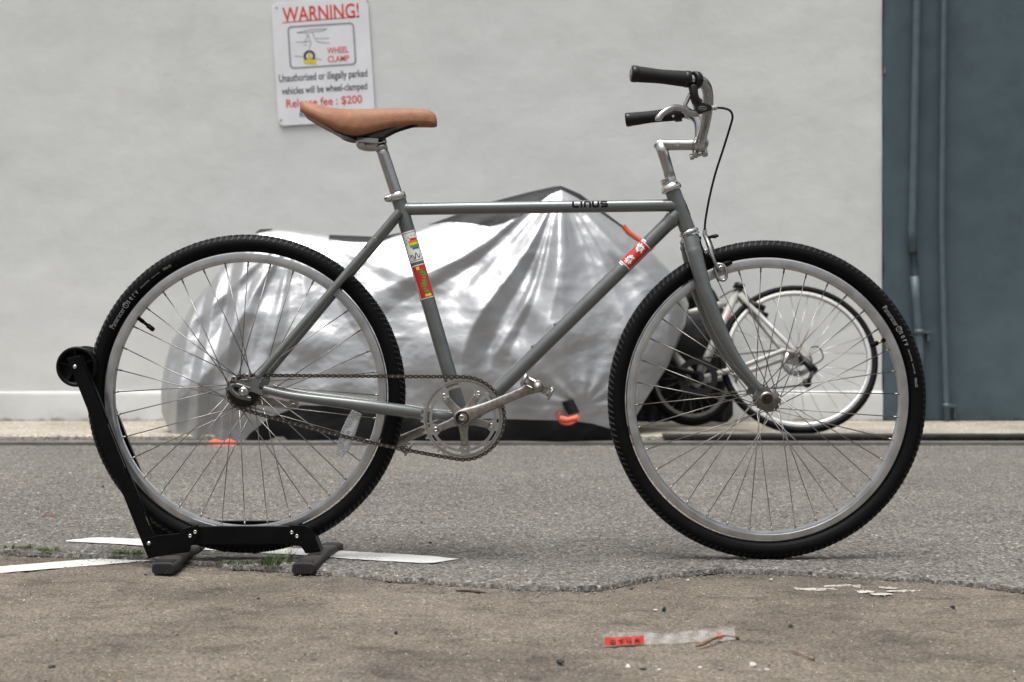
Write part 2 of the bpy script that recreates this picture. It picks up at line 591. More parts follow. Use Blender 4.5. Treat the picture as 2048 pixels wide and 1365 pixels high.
def plaster(name, lo, mid, hi, dirt_top, dirt, mot=0.07):
    m, t, b, co = base_mat(name)
    n1 = noise(t, co, 1.1, 6, 0.6)
    n2 = noise(t, co, 7, 5, 0.6)
    col = ramp(t, n1, [(0.3, lo), (0.5, mid), (0.72, hi)])
    col = mixc(t, 0.5, col, ramp(t, n2, [(0.3, G(1 - mot)), (0.7, G(1 + mot * 0.7))]), 'MULTIPLY')
    n5 = noise(t, co, 2.3, 7, 0.7)
    col = mixc(t, 0.6, col, ramp(t, n5, [(0.32, G(1 - 1.5 * mot)), (0.45, G(1.0))]), 'MULTIPLY')
    sx = t.nodes.new('ShaderNodeSeparateXYZ')
    t.links.new(co, sx.inputs[0])
    # splash dirt at the foot with a ragged upper edge
    ad = nd(t, 'ShaderNodeMath', operation='MULTIPLY_ADD')
    t.links.new(n2, ad.inputs[0])
    ad.inputs[1].default_value = 0.25
    t.links.new(sx.outputs['Z'], ad.inputs[2])
    dm = ramp(t, ad.outputs[0], [(0.0, dirt), (dirt_top, G(1.0))])
    col = mixc(t, 0.8, col, dm, 'MULTIPLY')
    ad2 = nd(t, 'ShaderNodeMath', operation='MULTIPLY_ADD')
    t.links.new(noise(t, co, 16, 5, 0.65), ad2.inputs[0])
    ad2.inputs[1].default_value = 0.07
    t.links.new(sx.outputs['Z'], ad2.inputs[2])
    col = mixc(t, 0.9, col, ramp(t, ad2.outputs[0], [(0.066, (0.30, 0.26, 0.22, 1)), (0.088, G(1.0))]), 'MULTIPLY')
    t.links.new(col, b.inputs['Base Color'])
    b.inputs['Roughness'].default_value = 0.8
    b.inputs['Specular IOR Level'].default_value = 0.3
    st = t.nodes.new('ShaderNodeMapping')
    st.inputs['Scale'].default_value = (1.0, 1, 1.25)
    st.inputs['Rotation'].default_value = (0, R(25), 0)
    t.links.new(co, st.inputs[0])
    n3 = noise(t, st.outputs[0], 3.2, 8, 0.48)
    b1 = nd(t, 'ShaderNodeBump', Strength=0.36, Distance=0.02)
    t.links.new(n3, b1.inputs['Height'])
    n4 = noise(t, co, 160, 3, 0.6)
    b2 = nd(t, 'ShaderNodeBump', Strength=0.18, Distance=0.002)
    t.links.new(n4, b2.inputs['Height'])
    t.links.new(b1.outputs[0], b2.inputs['Normal'])
    t.links.new(b2.outputs[0], b.inputs['Normal'])
    return m


M['plaster'] = plaster('white_plaster', (0.57, 0.586, 0.58, 1), (0.605, 0.62, 0.614, 1), (0.632, 0.645, 0.638, 1), 0.22, (0.62, 0.60, 0.56, 1))
M['blue_plaster'] = plaster('blue_grey_paint', (0.052, 0.078, 0.094, 1), (0.066, 0.096, 0.113, 1), (0.08, 0.113, 0.128, 1), 0.3, (0.72, 0.74, 0.72, 1), mot=0.2)
M['pipe_paint'] = pm('blue_pipe_paint', (0.068, 0.097, 0.116, 1), 0.5, 0, 0.12, 14, 0.15, 60)


# ------------------------------------------------------------------ the ground
def fgrid(name, mat, xs, ys, zfun):
    X, Y = np.meshgrid(xs, ys)
    Z = zfun(X, Y)
    ny, nx = X.shape
    co = np.stack([X, Y, Z], -1).reshape(-1, 3)
    idx = np.arange(nx * ny).reshape(ny, nx)
    q = np.stack([idx[:-1, :-1], idx[:-1, 1:], idx[1:, 1:], idx[1:, :-1]], -1).reshape(-1, 4)
    return co, q


def np_mesh(name, co, q, mats, smooth=False):
    me = bpy.data.meshes.new(name)
    me.vertices.add(len(co))
    me.vertices.foreach_set('co', co.astype(np.float32).ravel())
    k = q.shape[1]
    me.loops.add(q.size)
    me.loops.foreach_set('vertex_index', q.astype(np.int32).ravel())
    me.polygons.add(len(q))
    me.polygons.foreach_set('loop_start', np.arange(0, q.size, k, dtype=np.int32))
    me.polygons.foreach_set('loop_total', np.full(len(q), k, dtype=np.int32))
    if smooth: me.polygons.foreach_set('use_smooth', np.ones(len(q), dtype=bool))
    me.materials.append(mats)
    me.update(calc_edges=True)
    me.validate()
    return me


EDGE = [(-400, 1080), (0, 1097), (90, 1103), (200, 1109), (300, 1113), (430, 1122), (560, 1132), (690, 1142), (830, 1154), (950, 1163), (1050, 1168),
        (1150, 1170), (1220, 1167), (1300, 1150), (1400, 1137), (1450, 1133), (1560, 1138), (1700, 1146), (1850, 1154), (2048, 1172), (2400, 1190)]
ep = [ground(x, y) for x, y in EDGE]
ex = np.array([p.x for p in ep]); ey = np.array([p.y for p in ep])
wig = rng.normal(0, 1, 4000)
ker = np.exp(-np.linspace(-2, 2, 25) ** 2); ker /= ker.sum()
wig2 = np.convolve(wig, ker, 'same')
ker = np.exp(-np.linspace(-2, 2, 9) ** 2); ker /= ker.sum()
wig = wig2 * 1.6 + 0.25 * np.convolve(wig, ker, 'same')


def edge_y(x):
    x = np.asarray(x, float)
    k = np.clip(((x + 4) * 300).astype(int), 0, 3998)
    return np.interp(x, ex, ey) + wig[k] * 0.007


def smooth_noise(shape, s):
    a = rng.normal(0, 1, shape)
    if s:
        k = np.exp(-np.linspace(-2, 2, 4 * s + 1) ** 2); k /= k.sum()
        a = np.apply_along_axis(lambda r: np.convolve(r, k, 'same'), 0, a)
        a = np.apply_along_axis(lambda r: np.convolve(r, k, 'same'), 1, a)
        a /= a.std()
    return a


# asphalt: rows follow the ragged broken edge, grain is real relief where it can be seen
xs = np.concatenate([np.linspace(-30, -2.6, 12), np.arange(-2.45, 2.45, 0.0052), np.linspace(2.6, 30, 12)])
tt = np.concatenate([[0, 0, 0.005, 0.011], np.arange(0.018, 2.0, 0.0075), np.linspace(2.0, 3.2, 80)])
TT, XX = np.meshgrid(tt, xs, indexing='ij')
e0 = edge_y(xs)[None, :]
YY = e0 + TT / 3.2 * (6.02 - e0)
ZZ = smooth_noise(XX.shape, 0) * 0.0008 + smooth_noise(XX.shape, 1) * 0.0007
fade = np.clip((TT - 0.0) / 0.05, 0, 1)
ZZ = ZZ - (1 - fade) ** 2 * 0.0075
ZZ[1:3, :] *= 0.5
ZZ[0, :] = -0.0145
ZZ[:, :14] *= 0.3; ZZ[:, -14:] *= 0.3
co = np.stack([XX, YY, ZZ], -1).reshape(-1, 3)
ny, nx = XX.shape
idx = np.arange(nx * ny).reshape(ny, nx)
q = np.stack([idx[:-1, :-1], idx[:-1, 1:], idx[1:, 1:], idx[1:, :-1]], -1).reshape(-1, 4)
road = bpy.data.objects.new('road', np_mesh('road', co, q, M['asphalt']))
C.objects.link(road)
tag(road, 'grey worn asphalt road with a ragged broken edge', kind='structure')

# worn concrete in front and below
xs = np.concatenate([np.linspace(-40, -1.7, 12), np.arange(-1.6, 1.6, 0.0046), np.linspace(1.7, 40, 12)])
ys = np.concatenate([np.linspace(-40, 1.7, 14), np.arange(1.8, 3.35, 0.0075), [3.6, 8.2]])
XX, YY = np.meshgrid(xs, ys)
ZZ = -0.012 + smooth_noise(XX.shape, 0) * 0.0005 + smooth_noise(XX.shape, 1) * 0.0005 + smooth_noise(XX.shape, 9) * 0.0012
ZZ -= 0.007 * np.exp(-((YY - edge_y(XX.ravel()).reshape(XX.shape)) / 0.008) ** 2)
ZZ[-2:, :] = -0.03
co = np.stack([XX, YY, ZZ], -1).reshape(-1, 3)
ny, nx = XX.shape
idx = np.arange(nx * ny).reshape(ny, nx)
q = np.stack([idx[:-1, :-1], idx[:-1, 1:], idx[1:, 1:], idx[1:, :-1]], -1).reshape(-1, 4)
con = bpy.data.objects.new('ground', np_mesh('ground', co, q, M['concrete']))
C.objects.link(con)
tag(con, 'brownish worn concrete ground in front of the asphalt', kind='structure')

# gutter and pavement along the wall
mb = MB()
mb.box((0, 6.065, -0.012), (60, 0.11, 0.05))
gut = mb.build('gutter', M['gutter'])
tag(gut, 'dark stone gutter strip between road and pavement', kind='structure')
mb = MB()
n = 120
pts = []
for i in range(n + 1):
    x = -30 + 60 * i / n
    pts.append((x, 6.13 + random.uniform(-0.006, 0.006)))
vsx = [(x, y, 0.028) for x, y in pts] + [(x, y + 0.01, 0.036) for x, y in pts] + [(x, 7.3, 0.04) for x, y in pts] + [(x, y, -0.03) for x, y in pts]
fs = []
for i in range(n):
    for k0, k1 in ((3, 0), (0, 1), (1, 2)):
        fs.append((k0 * (n + 1) + i, k0 * (n + 1) + i + 1, k1 * (n + 1) + i + 1, k1 * (n + 1) + i))
mb.add(vsx, fs)
tag(mb.build('pavement', M['pavement']), 'pale concrete pavement strip at the foot of the walls', kind='structure')
# long dark strip, its colour standing for the shadowed drain channel on the right
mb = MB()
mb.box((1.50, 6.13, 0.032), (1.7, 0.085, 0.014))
tag(mb.build('drain_shade_strip', pm('drain_shade_dark', (0.03, 0.028, 0.026, 1), 0.8, 0.2, 0.5, 14), bevel=0.003), 'dark flat strip standing for the shaded drain channel near the blue wall', 'drain channel shade')


# painted lines
def paint_strip(mb, top, bot, z, n=26, rag=0.003):
    """strip between two pixel polylines, with ragged edges"""
    def samp(line, k):
        pl = [ground(x, y, z) for x, y in line]
        xs_ = np.cumsum([0] + [(pl[i + 1] - pl[i]).length for i in range(len(pl) - 1)])
        ss = np.linspace(0, xs_[-1], k)
        return [Vector([float(np.interp(s_, xs_, [p[c] for p in pl])) for c in range(3)]) for s_ in ss]
    a, b_ = samp(top, n), samp(bot, n)
    vs_, fs_ = [], []
    for i in range(n):
        p = a[i] + Vector((0, random.uniform(-rag, rag), 0))
        r_ = b_[i] + Vector((0, random.uniform(-rag, rag), 0))
        vs_ += [p, (p * 2 + r_) / 3, (p + r_ * 2) / 3, r_]
    for i in range(n - 1):
        for k in range(3):
            fs_.append((i * 4 + k, i * 4 + k + 1, i * 4 + k + 5, i * 4 + k + 4))
    mb.add(vs_, fs_)


mb = MB()
paint_strip(mb, [(131, 1081), (192, 1074.5), (281, 1078), (420, 1088), (600, 1097), (700, 1103), (847, 1111), (918, 1118)],
            [(133, 1082.5), (200, 1086), (281, 1091), (420, 1101), (600, 1110), (700, 1118), (837, 1126), (868, 1125.5)], 0.0022, 60)
mk = mb.build('road_marking', M['road_paint'])
tag(mk, 'long white painted line lying on the asphalt behind the stand', kind='structure')
mb = MB()
paint_strip(mb, [(-60, 1139), (0, 1133), (150, 1121), (302, 1111), (420, 1100)], [(-60, 1152), (0, 1146), (150, 1134), (295, 1122), (410, 1112)], -0.0098, 50)
mk = mb.build('road_marking', M['road_paint'])
tag(mk, 'white painted line slanting across the concrete at the left edge', kind='structure')
mb = MB()
for (a, b_) in ([(1588, 1176), (1640, 1177), (1684, 1176)], [(1590, 1179), (1640, 1182), (1682, 1179)]), \
               ([(1648, 1171), (1690, 1168.5), (1722, 1170)], [(1648, 1173.5), (1692, 1173), (1720, 1176)]), \
               ([(1696, 1182), (1720, 1181), (1748, 1182)], [(1700, 1184), (1722, 1186), (1748, 1185)]), \
               ([(1756, 1174), (1780, 1174), (1796, 1175)], [(1760, 1177), (1780, 1178), (1796, 1177)]), \
               ([(1770, 1182), (1810, 1180), (1843, 1179)], [(1774, 1184), (1810, 1184), (1840, 1182)]), \
               ([(1740, 1187), (1770, 1186), (1784, 1187)], [(1744, 1190), (1770, 1191), (1782, 1189)]):
    paint_strip(mb, a, b_, -0.0108, 12, 0.004)
M['old_paint'] = worn_paint('faded_ground_paint', (0.47, 0.45, 0.41), (0.17, 0.145, 0.115), 0.68, 0.80)
tag(mb.build('ground_marking', M['old_paint']), 'worn white painted marks on the concrete below the front tyre', kind='structure')

# ------------------------------------------------------------------ walls
XB = (1765 - 1024) * WALL / F
zl = H + (HOR - 783) * WALL / F


def wall_grid(mb, x0, x1, z0, z1, y, rel, nx_, nz_):
    vs_, fs_ = [], []
    for j in range(nz_ + 1):
        for i in range(nx_ + 1):
            vs_.append((x0 + (x1 - x0) * i / nx_, y + random.gauss(0, rel), z0 + (z1 - z0) * j / nz_))
    for j in range(nz_):
        for i in range(nx_):
            a = j * (nx_ + 1) + i
            fs_.append((a, a + 1, a + nx_ + 2, a + nx_ + 1))
    mb.add(vs_, fs_, 0, True)


wall = thing('plaster_wall', 'off white plastered wall carrying the warning sign', 'wall', (-5, WALL, 0))
loc = Vector((-5, WALL, 0))
mb = MB()
wall_grid(mb, -25, XB - 0.002, zl, 4.2, WALL, 0.0015, 200, 40)
mb.v = [p - loc for p in mb.v]
mb.build('wall_face', M['plaster'], wall, at=(0, 0, 0))
mb = MB()
zs = [(0.035, 0.0), (0.05, 0.0), (zl - 0.022, 0.0), (zl - 0.012, 0.0005), (zl - 0.003, 0.004), (zl + 0.002, 0.014)]
n = 150
vs_, fs_ = [], []
for i in range(n + 1):
    x = -25 + (XB - 0.002 + 25) * i / n
    for z, dy in zs:
        vs_.append((x + 5, dy - 0.014 + random.gauss(0, 0.001), z + (random.gauss(0, 0.002) if z > 0.1 else 0)))
for i in range(n):
    for k in range(5):
        fs_.append((i * 6 + k, (i + 1) * 6 + k, (i + 1) * 6 + k + 1, i * 6 + k + 1))
mb.add(vs_, fs_, 0, True)
mb.build('plinth', M['plaster'], wall, at=(0, 0, 0))
mb = MB()
mb.box((-5 + 5 + (XB - 25) / 2 + 0.0, 0.16, 2.1), (25 + XB - 0.01, 0.28, 4.2))
mb.build('wall_core', M['plaster'], wall)

bw = thing('blue_wall', 'blue grey painted wall at the right with two pipes', 'wall', (XB + 4, WALL, 0))
mb = MB()
vs_, fs_ = [], []
nx_, nz_ = 120, 60
for j in range(nz_ + 1):
    for i in range(nx_ + 1):
        x = XB + (12) * (i / nx_) ** 1.5
        z = 0.03 + 4.17 * j / nz_
        vs_.append((x - XB - 4 + (random.gauss(0, 0.002) if i == 0 else 0), -0.012 + random.gauss(0, 0.002), z))
for j in range(nz_):
    for i in range(nx_):
        a = j * (nx_ + 1) + i
        fs_.append((a, a + 1, a + nx_ + 2, a + nx_ + 1))
mb.add(vs_, fs_, 0, True)
mb.build('wall_face', M['blue_plaster'], bw, at=(0, 0, 0))
mb = MB()
mb.box((2.0, 0.16, 2.1), (12, 0.33, 4.18))
mb.build('wall_core', M['blue_plaster'], bw)
# chips of bare plaster on the edge
mb = MB()
p = px(1769, 141, WALL - 0.016)
mb.prism([(-0.004, -0.016), (0.004, -0.013), (0.003, 0.014), (0.0, 0.018)], p - Vector((XB + 4, WALL, 0)), (1, 0, 0), (0, 0, 1), 0.004)
mb.build('paint_chip', M['plaster'], bw)

# pipes
yp = WALL - 0.045
pipe = thing('drain_pipe', 'blue painted pipe nearest the pale wall, cracked open halfway down', 'pipe', (px(1838, 850, yp).x, yp, 0.04))
base = Vector(pipe.location)
mb = MB()
mb.tube([px(x, y, yp) - base for x, y in ((1838, -700), (1834, 0), (1829, 250), (1824, 460), (1824, 505))], 0.0195, 16)
mb.build('pipe_length', M['pipe_paint'], pipe)
mb = MB()
# broken stretch: a half shell left standing
q = catmull([px(1826, 500, yp), px(1828, 520, yp), px(1830, 545, yp), px(1829, 560, yp)], 5)
vs_, fs_ = [], []
for i, a in enumerate(q):
    k0 = -0.5 + 0.35 * math.sin(i * 1.1)
    for j in range(9):
        ang = k0 + (PI + 0.3) * j / 8
        vs_.append(Vector(a) - base + Vector((math.cos(ang) * 0.0185, math.sin(ang) * 0.0185, 0)))
for i in range(len(q) - 1):
    for j in range(8):
        fs_.append((i * 9 + j, i * 9 + j + 1, i * 9 + j + 10, i * 9 + j + 9))
mb.add(vs_, fs_, 0, True)
mb.build('broken_shell', M['pipe_paint'], pipe)
mb = MB()
mb.tube([px(x, y, yp) - base for x, y in ((1829, 553), (1832, 600), (1837, 662), (1840, 700), (1842, 850))], [0.021, 0.0195, 0.0195, 0.0195, 0.0195], 16)
mb.build('pipe_length', M['pipe_paint'], pipe)
mb = MB()
c = px(1838, 664, yp) - base
mb.tube([c + Vector((0, 0, -0.012)), c + Vector((0, 0, 0.012))], 0.024, 16)
mb.box(c + Vector((0.035, 0.015, 0)), (0.05, 0.02, 0.016))
mb.box(c + Vector((0.05, 0.02, -0.02)), (0.014, 0.02, 0.05))
mb.build('pipe_bracket', M['pipe_paint'], pipe)
pipe2 = thing('drain_pipe', 'straight blue painted pipe standing right of the cracked pipe', 'pipe', (px(1893, 852, yp).x, yp, 0.04))
base = Vector(pipe2.location)
mb = MB()
mb.tube([px(x, y, yp) - base for x, y in ((1892, -700), (1888, 0), (1885, 250), (1883, 450), (1887, 640), (1892, 800), (1894, 856))], 0.0155, 16)
mb.build('pipe_length', M['pipe_paint'], pipe2)
mb = MB()
c = px(1893, 812, yp) - base
mb.tube([c + Vector((0, 0, -0.012)), c + Vector((0, 0, 0.012))], 0.0205, 16)
mb.box(c + Vector((0.03, 0.015, 0)), (0.04, 0.02, 0.016))
mb.box(c + Vector((0.046, 0.02, -0.03)), (0.008, 0.01, 0.06))
mb.build('pipe_bracket', M['pipe_paint'], pipe2)

# ------------------------------------------------------------------ warning sign
ys_ = WALL - 0.010
SC = F / ys_
sc0 = px(646.5, 124, ys_)
ROT = R(3.6)
sign = thing('warning_sign', 'white wheel clamp warning sign with red lettering fixed on the pale wall', 'sign', sc0, rot=(0, -ROT, 0))


def S(x, y):
    dx, dy = (x - 646.5) / SC, -(y - 124) / SC
    return (dx * math.cos(ROT) + dy * math.sin(ROT), -dx * math.sin(ROT) + dy * math.cos(ROT))


def rrect(w_, h_, r_, k=6):
    o_ = []
    for cx, cy, a0 in ((w_ / 2 - r_, h_ / 2 - r_, 0), (-w_ / 2 + r_, h_ / 2 - r_, 90), (-w_ / 2 + r_, -h_ / 2 + r_, 180), (w_ / 2 - r_, -h_ / 2 + r_, 270)):
        for i in range(k + 1):
            a = R(a0 + 90 * i / k)
            o_.append((cx + r_ * math.cos(a), cy + r_ * math.sin(a)))
    return o_


mb = MB()
mb.prism(rrect(194 / SC, 246 / SC, 12 / SC), (0, 0, 0), (1, 0, 0), (0, 0, 1), 0.005)
mb.build('panel', M['sign_white'], sign, bevel=0.001)
YF = -0.0032


def sign_text(body, x, y, wd, ht, mat):
    v, f = fit_text(body, wd / SC, ht / SC, 0.014)
    cx, cy = S(x, y)
    mb_ = MB()
    mb_.add([(cx + p[0], YF, cy + p[1]) for p in v], f)
    return mb_.build('lettering', mat, sign)


sign_text('WARNING!', 641.5, 26, 153, 30, M['sign_red'])
sign_text('WHEEL', 676, 101, 43, 12.5, M['sign_red'])
sign_text('CLAMP', 677, 118, 43, 12.5, M['sign_red'])
sign_text('Unauthorised or illegally parked', 646.5, 154.5, 177, 20, M['sign_black'])
sign_text('vehicles will be wheel-clamped', 649, 180, 171, 19, M['sign_black'])
sign_text('Release fee : $200', 648.5, 204.5, 152, 19, M['sign_red'])
sign_text('By', 606, 231, 13, 12, M['sign_black'])


def strip(mb_, pts, wd, y=YF, mat=0):
    """flat stroke on the sign through local (u,v) points"""
    for (a, b_) in zip(pts[:-1], pts[1:]):
        a_, c_ = Vector((a[0], 0, a[1])), Vector((b_[0], 0, b_[1]))
        d = (c_ - a_).normalized()
        n_ = Vector((-d.z, 0, d.x)) * wd / 2
        e = d * wd * 0.3
        mb_.add([a_ - e + n_ + Vector((0, y, 0)), a_ - e - n_ + Vector((0, y, 0)), c_ + e - n_ + Vector((0, y, 0)), c_ + e + n_ + Vector((0, y, 0))], [(0, 1, 2, 3)], mat)


mb = MB()
strip(mb, [S(566, 46), S(718, 34)], 1.8 / SC)
mb.build('underline', M['sign_red'], sign)
mb = MB()
cx, cy = S(644, 92)
oo, ii = rrect(134 / SC, 86 / SC, 9 / SC), rrect(127 / SC, 79 / SC, 6 / SC)
k = len(oo)
mb.add([(cx + p[0], YF, cy + p[1]) for p in oo] + [(cx + p[0], YF, cy + p[1]) for p in ii], [(i, (i + 1) % k, k + (i + 1) % k, k + i) for i in range(k)])
mb.build('picture_border', M['sign_grey'], sign)
mb = MB()
for pl in ([(594, 66), (622, 60), (654, 58), (646, 62), (612, 66), (594, 66)], [(612, 68), (616, 72), (610, 84), (621, 84), (616, 70)],
           [(625, 66), (632, 82), (638, 85), (659, 87)], [(632, 78), (658, 77)], [(593, 85), (612, 85)], [(623, 86), (618, 98)], [(608, 91), (614, 91)],
           [(590, 113), (606, 114)], [(630, 118), (643, 120)]):
    mb = MB()
    strip(mb, [S(*q_) for q_ in pl], 1.3 / SC)
    mb.build('car_outline', M['sign_grey'], sign)
mb = MB()
cx, cy = S(619, 113)
k = 24
mb.add([(cx + math.cos(2 * PI * i / k) * r_ / SC, YF, cy + math.sin(2 * PI * i / k) * r_ / SC) for r_ in (12, 7) for i in range(k)],
       [(i, (i + 1) % k, k + (i + 1) % k, k + i) for i in range(k)])
mb.build('wheel_drawing', M['sign_black'], sign)
mb = MB()
for pl in ([(606, 121), (632, 119), (633, 129), (622, 128), (610, 128)], [(614, 120), (619, 103), (624, 119)]):
    uv = [S(*q_) for q_ in pl]
    mb.add([(u, YF - 0.0006, v) for u, v in uv], [tuple(range(len(uv)))])
mb.build('clamp_drawing', M['sign_yellow'], sign)
for x, y in ((553, 16), (735, 3), (562, 241), (738, 229)):
    mb = MB()
    u, v = S(x, y)
    mb.disc((u, -0.002, v), (0, -1, 0), 0.0055, 0.002, 12)
    mb.build('screw', M['steel_bolt'], sign)

# ------------------------------------------------------------------ covered motorcycle
YC = 6.36
cover = thing('covered_motorcycle', 'motorcycle under a silver cover with black edges parked against the wall', 'motorcycle', (0, YC, 0.0))


def interp(tab, x): return float(np.interp(x, [p[0] for p in tab], [p[1] for p in tab]))


RIDGE = [(325, 790), (328, 740), (345, 680), (385, 610), (440, 540), (500, 474), (520, 459), (560, 457), (600, 461), (660, 470), (760, 474), (830, 460),
         (900, 434), (960, 410), (1060, 384), (1105, 374), (1122, 372), (1160, 388), (1200, 418), (1250, 455), (1300, 500), (1345, 548), (1368, 585), (1376, 605)]
BOT = [(325, 800), (330, 820), (345, 850), (370, 876), (400, 891), (470, 894), (1190, 892), (1240, 872), (1280, 800), (1330, 730), (1370, 650), (1376, 615)]
BTOP = [(325, 0), (500, 0), (508, 466), (520, 468), (545, 462), (560, 0), (640, 0), (660, 480), (700, 486), (760, 488), (790, 474), (830, 461), (847, 453), (894, 446), (914, 447), (952, 451), (979, 457),
        (1009, 450), (1039, 437), (1075, 412), (1100, 392), (1122, 382), (1150, 396), (1200, 428), (1250, 462), (1260, 0), (1376, 0)]
SKIRT = [(325, 2000), (470, 2000), (490, 894), (505, 882), (520, 862), (545, 842), (560, 830), (620, 806), (700, 808), (800, 822), (850, 833), (900, 832), (1100, 834),
         (1140, 836), (1180, 842), (1225, 856), (1250, 845), (1262, 2000), (1376, 2000)]
WD = [(325, 0.03), (332, 0.09), (350, 0.14), (400, 0.21), (520, 0.27), (760, 0.27), (1000, 0.30), (1120, 0.33), (1240, 0.28), (1330, 0.16), (1365, 0.07), (1376, 0.02)]
AP = px(1120, 376, YC)
AL = px(600, 462, YC)
AR = px(1165, 815, YC - 0.28)
rf = random.Random(3)
# angle of the ridge, degrees down its two sides, slope, reach
folds_a = [(-168, 6, 6, 0.5, 1.2), (-156, 4, 4, 0.5, 0.5), (-145, 9, 6, 0.95, 1.1), (-133, 4, 4, 0.7, 0.8), (-118.5, 13, 8, 1.05, 1.3), (-107, 3, 4, 0.8, 1.0), (-94, 9, 20, 0.62, 1.15), (-70, 3, 3, 0.5, 0.4), (-62, 5, 5, 0.5, 0.8), (-47, 9, 6, 0.75, 1.0),
           (-100, 2, 2, 0.6, 0.35), (-86, 2, 2.5, 0.6, 0.35), (-125, 2, 2, 0.6, 0.35), (-139, 2, 2, 0.6, 0.4), (-79, 2, 2, 0.5, 0.3)]
folds_l = [(-158, 9, 7, 0.6, 0.8), (-139, 6, 6, 0.7, 0.8), (-121, 8, 7, 0.95, 0.95), (-101, 6, 7, 0.7, 0.9), (-80, 6, 6, 0.35, 0.6), (-48, 9, 8, 0.4, 0.7), (-22, 6, 6, 0.6, 0.8)]
waves = [(rf.uniform(3, 34), rf.uniform(-30, 30), rf.uniform(0, 6.28)) for _ in range(34)]


def fold(x, z):
    s_ = 0.0
    for (a0, lst) in ((AP, folds_a), (AL, folds_l)):
        dx, dz = x - a0.x, z - a0.z
        r_ = math.hypot(dx, dz)
        th = math.degrees(math.atan2(dz, dx))
        if th > 90: th -= 360
        for t0, wa, wb, sl, reach in lst:
            if r_ > reach: continue
            d = th - t0 - 5.0 * math.sin(r_ * 6 + t0) * r_
            if -wa < d < wb:
                g = r_ * min(1, r_ / 0.1) * (1 - r_ / reach) ** 0.7
                u = 1 - (-d / wa if d < 0 else d / wb)
                s_ += sl * math.radians((wa + wb) / 2) * g * (u * u * (3 - 2 * u) * 0.4 + u * 0.6)
    # hanging folds at the tail end
    if x < -1.05:
        e_ = min(1, (-1.05 - x) / 0.15)
        for xc, wv, am in ((-1.43, 0.045, 0.028), (-1.33, 0.05, 0.035), (-1.22, 0.05, 0.03), (-1.12, 0.05, 0.025)):
            dd_ = abs(x - xc - 0.10 * (z - 0.35)) / wv
            if dd_ < 1: s_ += am * e_ * (1 - dd_)
    # pulled towards the strap at the lower right
    dx, dz = x - AR.x, z - AR.z
    r_ = math.hypot(dx, dz)
    if 0.02 < r_ < 0.8 and dz > 0:
        th = math.atan2(dz, dx)
        s_ += 0.0035 * min(1, r_ / 0.1) * (1 - r_ / 0.8) * math.sin(th * 13 + 1.0)
    for fx, fz, am in ((4.5, 8.0, 0.0060), (9.0, 15.0, 0.0045), (20.0, 30.0, 0.0018)):
        nv_ = mnoise.noise(Vector((x * fx + 0.6 * z * fx, z * fz - 0.3 * x * fz, 3.7 + fx)))
        s_ += am * (0.35 - abs(nv_))
    for (kx, kz, ph) in waves:
        s_ += 0.05 / (kx + abs(kz) + 14) * math.sin(kx * x + kz * z + ph + 0.9 * math.sin(kz * 0.4 * x + ph * 2 - kx * 0.3 * z))
    return s_


def cover_rows(kind):
    """grid of one cloth panel in the thing's frame; kind: silver / skirt / top / back"""
    cols = []
    xsp = list(np.linspace(325, 345, 10)) + list(np.arange(348, 1352, 3.2)) + list(np.linspace(1354, 1376, 12))
    nrow = {'silver': 110, 'skirt': 26, 'top': 14, 'back': 30}[kind]
    grid = []
    for xp in xsp:
        rt, bt = interp(RIDGE, xp), interp(BOT, xp)
        if bt < rt + 2: bt = rt + 2
        b_top = max(rt + 0.001, min(interp(BTOP, xp), bt))
        if b_top < rt + 2: b_top = rt
        sk = min(max(interp(SKIRT, xp), b_top), bt)
        wd = interp(WD, xp)
        lo, hi = {'silver': (sk, b_top), 'skirt': (bt, sk), 'top': (b_top, rt), 'back': (rt, bt)}[kind]
        X = (xp - 1024) * YC / F
        zb, zt = H + (HOR - bt) * YC / F, H + (HOR - rt) * YC / F
        col = []
        for j in range(nrow + 1):
            yy = lo + (hi - lo) * j / nrow
            z = H + (HOR - yy) * YC / F
            t_ = min(1, max(0, (z - zb) / max(1e-4, zt - zb)))
            prof = max(0.0, 1 - t_ ** 2.6) ** 0.55 * (0.86 + 0.14 * math.sin(PI * min(1, t_ * 1.3)))
            if kind == 'back':
                col.append(Vector((X, wd * prof, max(z, 0.002))))
                continue
            endf = min(1, (xp - 325) / 40, (1376 - xp) / 30)
            f_ = fold(X, z) * min(1, prof * 1.6) * endf
            # the front leans a little: the depth change keeps the outline where it is
            y = -wd * prof - f_
            if kind == 'skirt': y += 0.012 * math.sin(X * 23) * (1 - j / nrow)
            z2 = H + (z - H) * (YC + y * 0.35) / YC
            col.append(Vector((X, y, max(z2, 0.002))))
        grid.append(col)
    return grid, nrow


for kind, nm, mt in (('silver', 'silver_sheet', M['silver']), ('skirt', 'black_skirt', M['black_cloth']), ('top', 'black_top_panel', M['black_cloth']), ('back', 'rear_sheet', M['silver'])):
    g, nr = cover_rows(kind)
    mb = MB()
    vs_ = [p for c_ in g for p in c_]
    fs_ = []
    for i in range(len(g) - 1):
        for j in range(nr):
            a, b_ = i * (nr + 1) + j, (i + 1) * (nr + 1) + j
            if (g[i][j] - g[i][j + 1]).length < 1e-5 and (g[i + 1][j] - g[i + 1][j + 1]).length < 1e-5: continue
            fs_.append((a, b_, b_ + 1, a + 1))
    mb.add(vs_, fs_, 0, True)
    mb.build(nm, mt, cover)
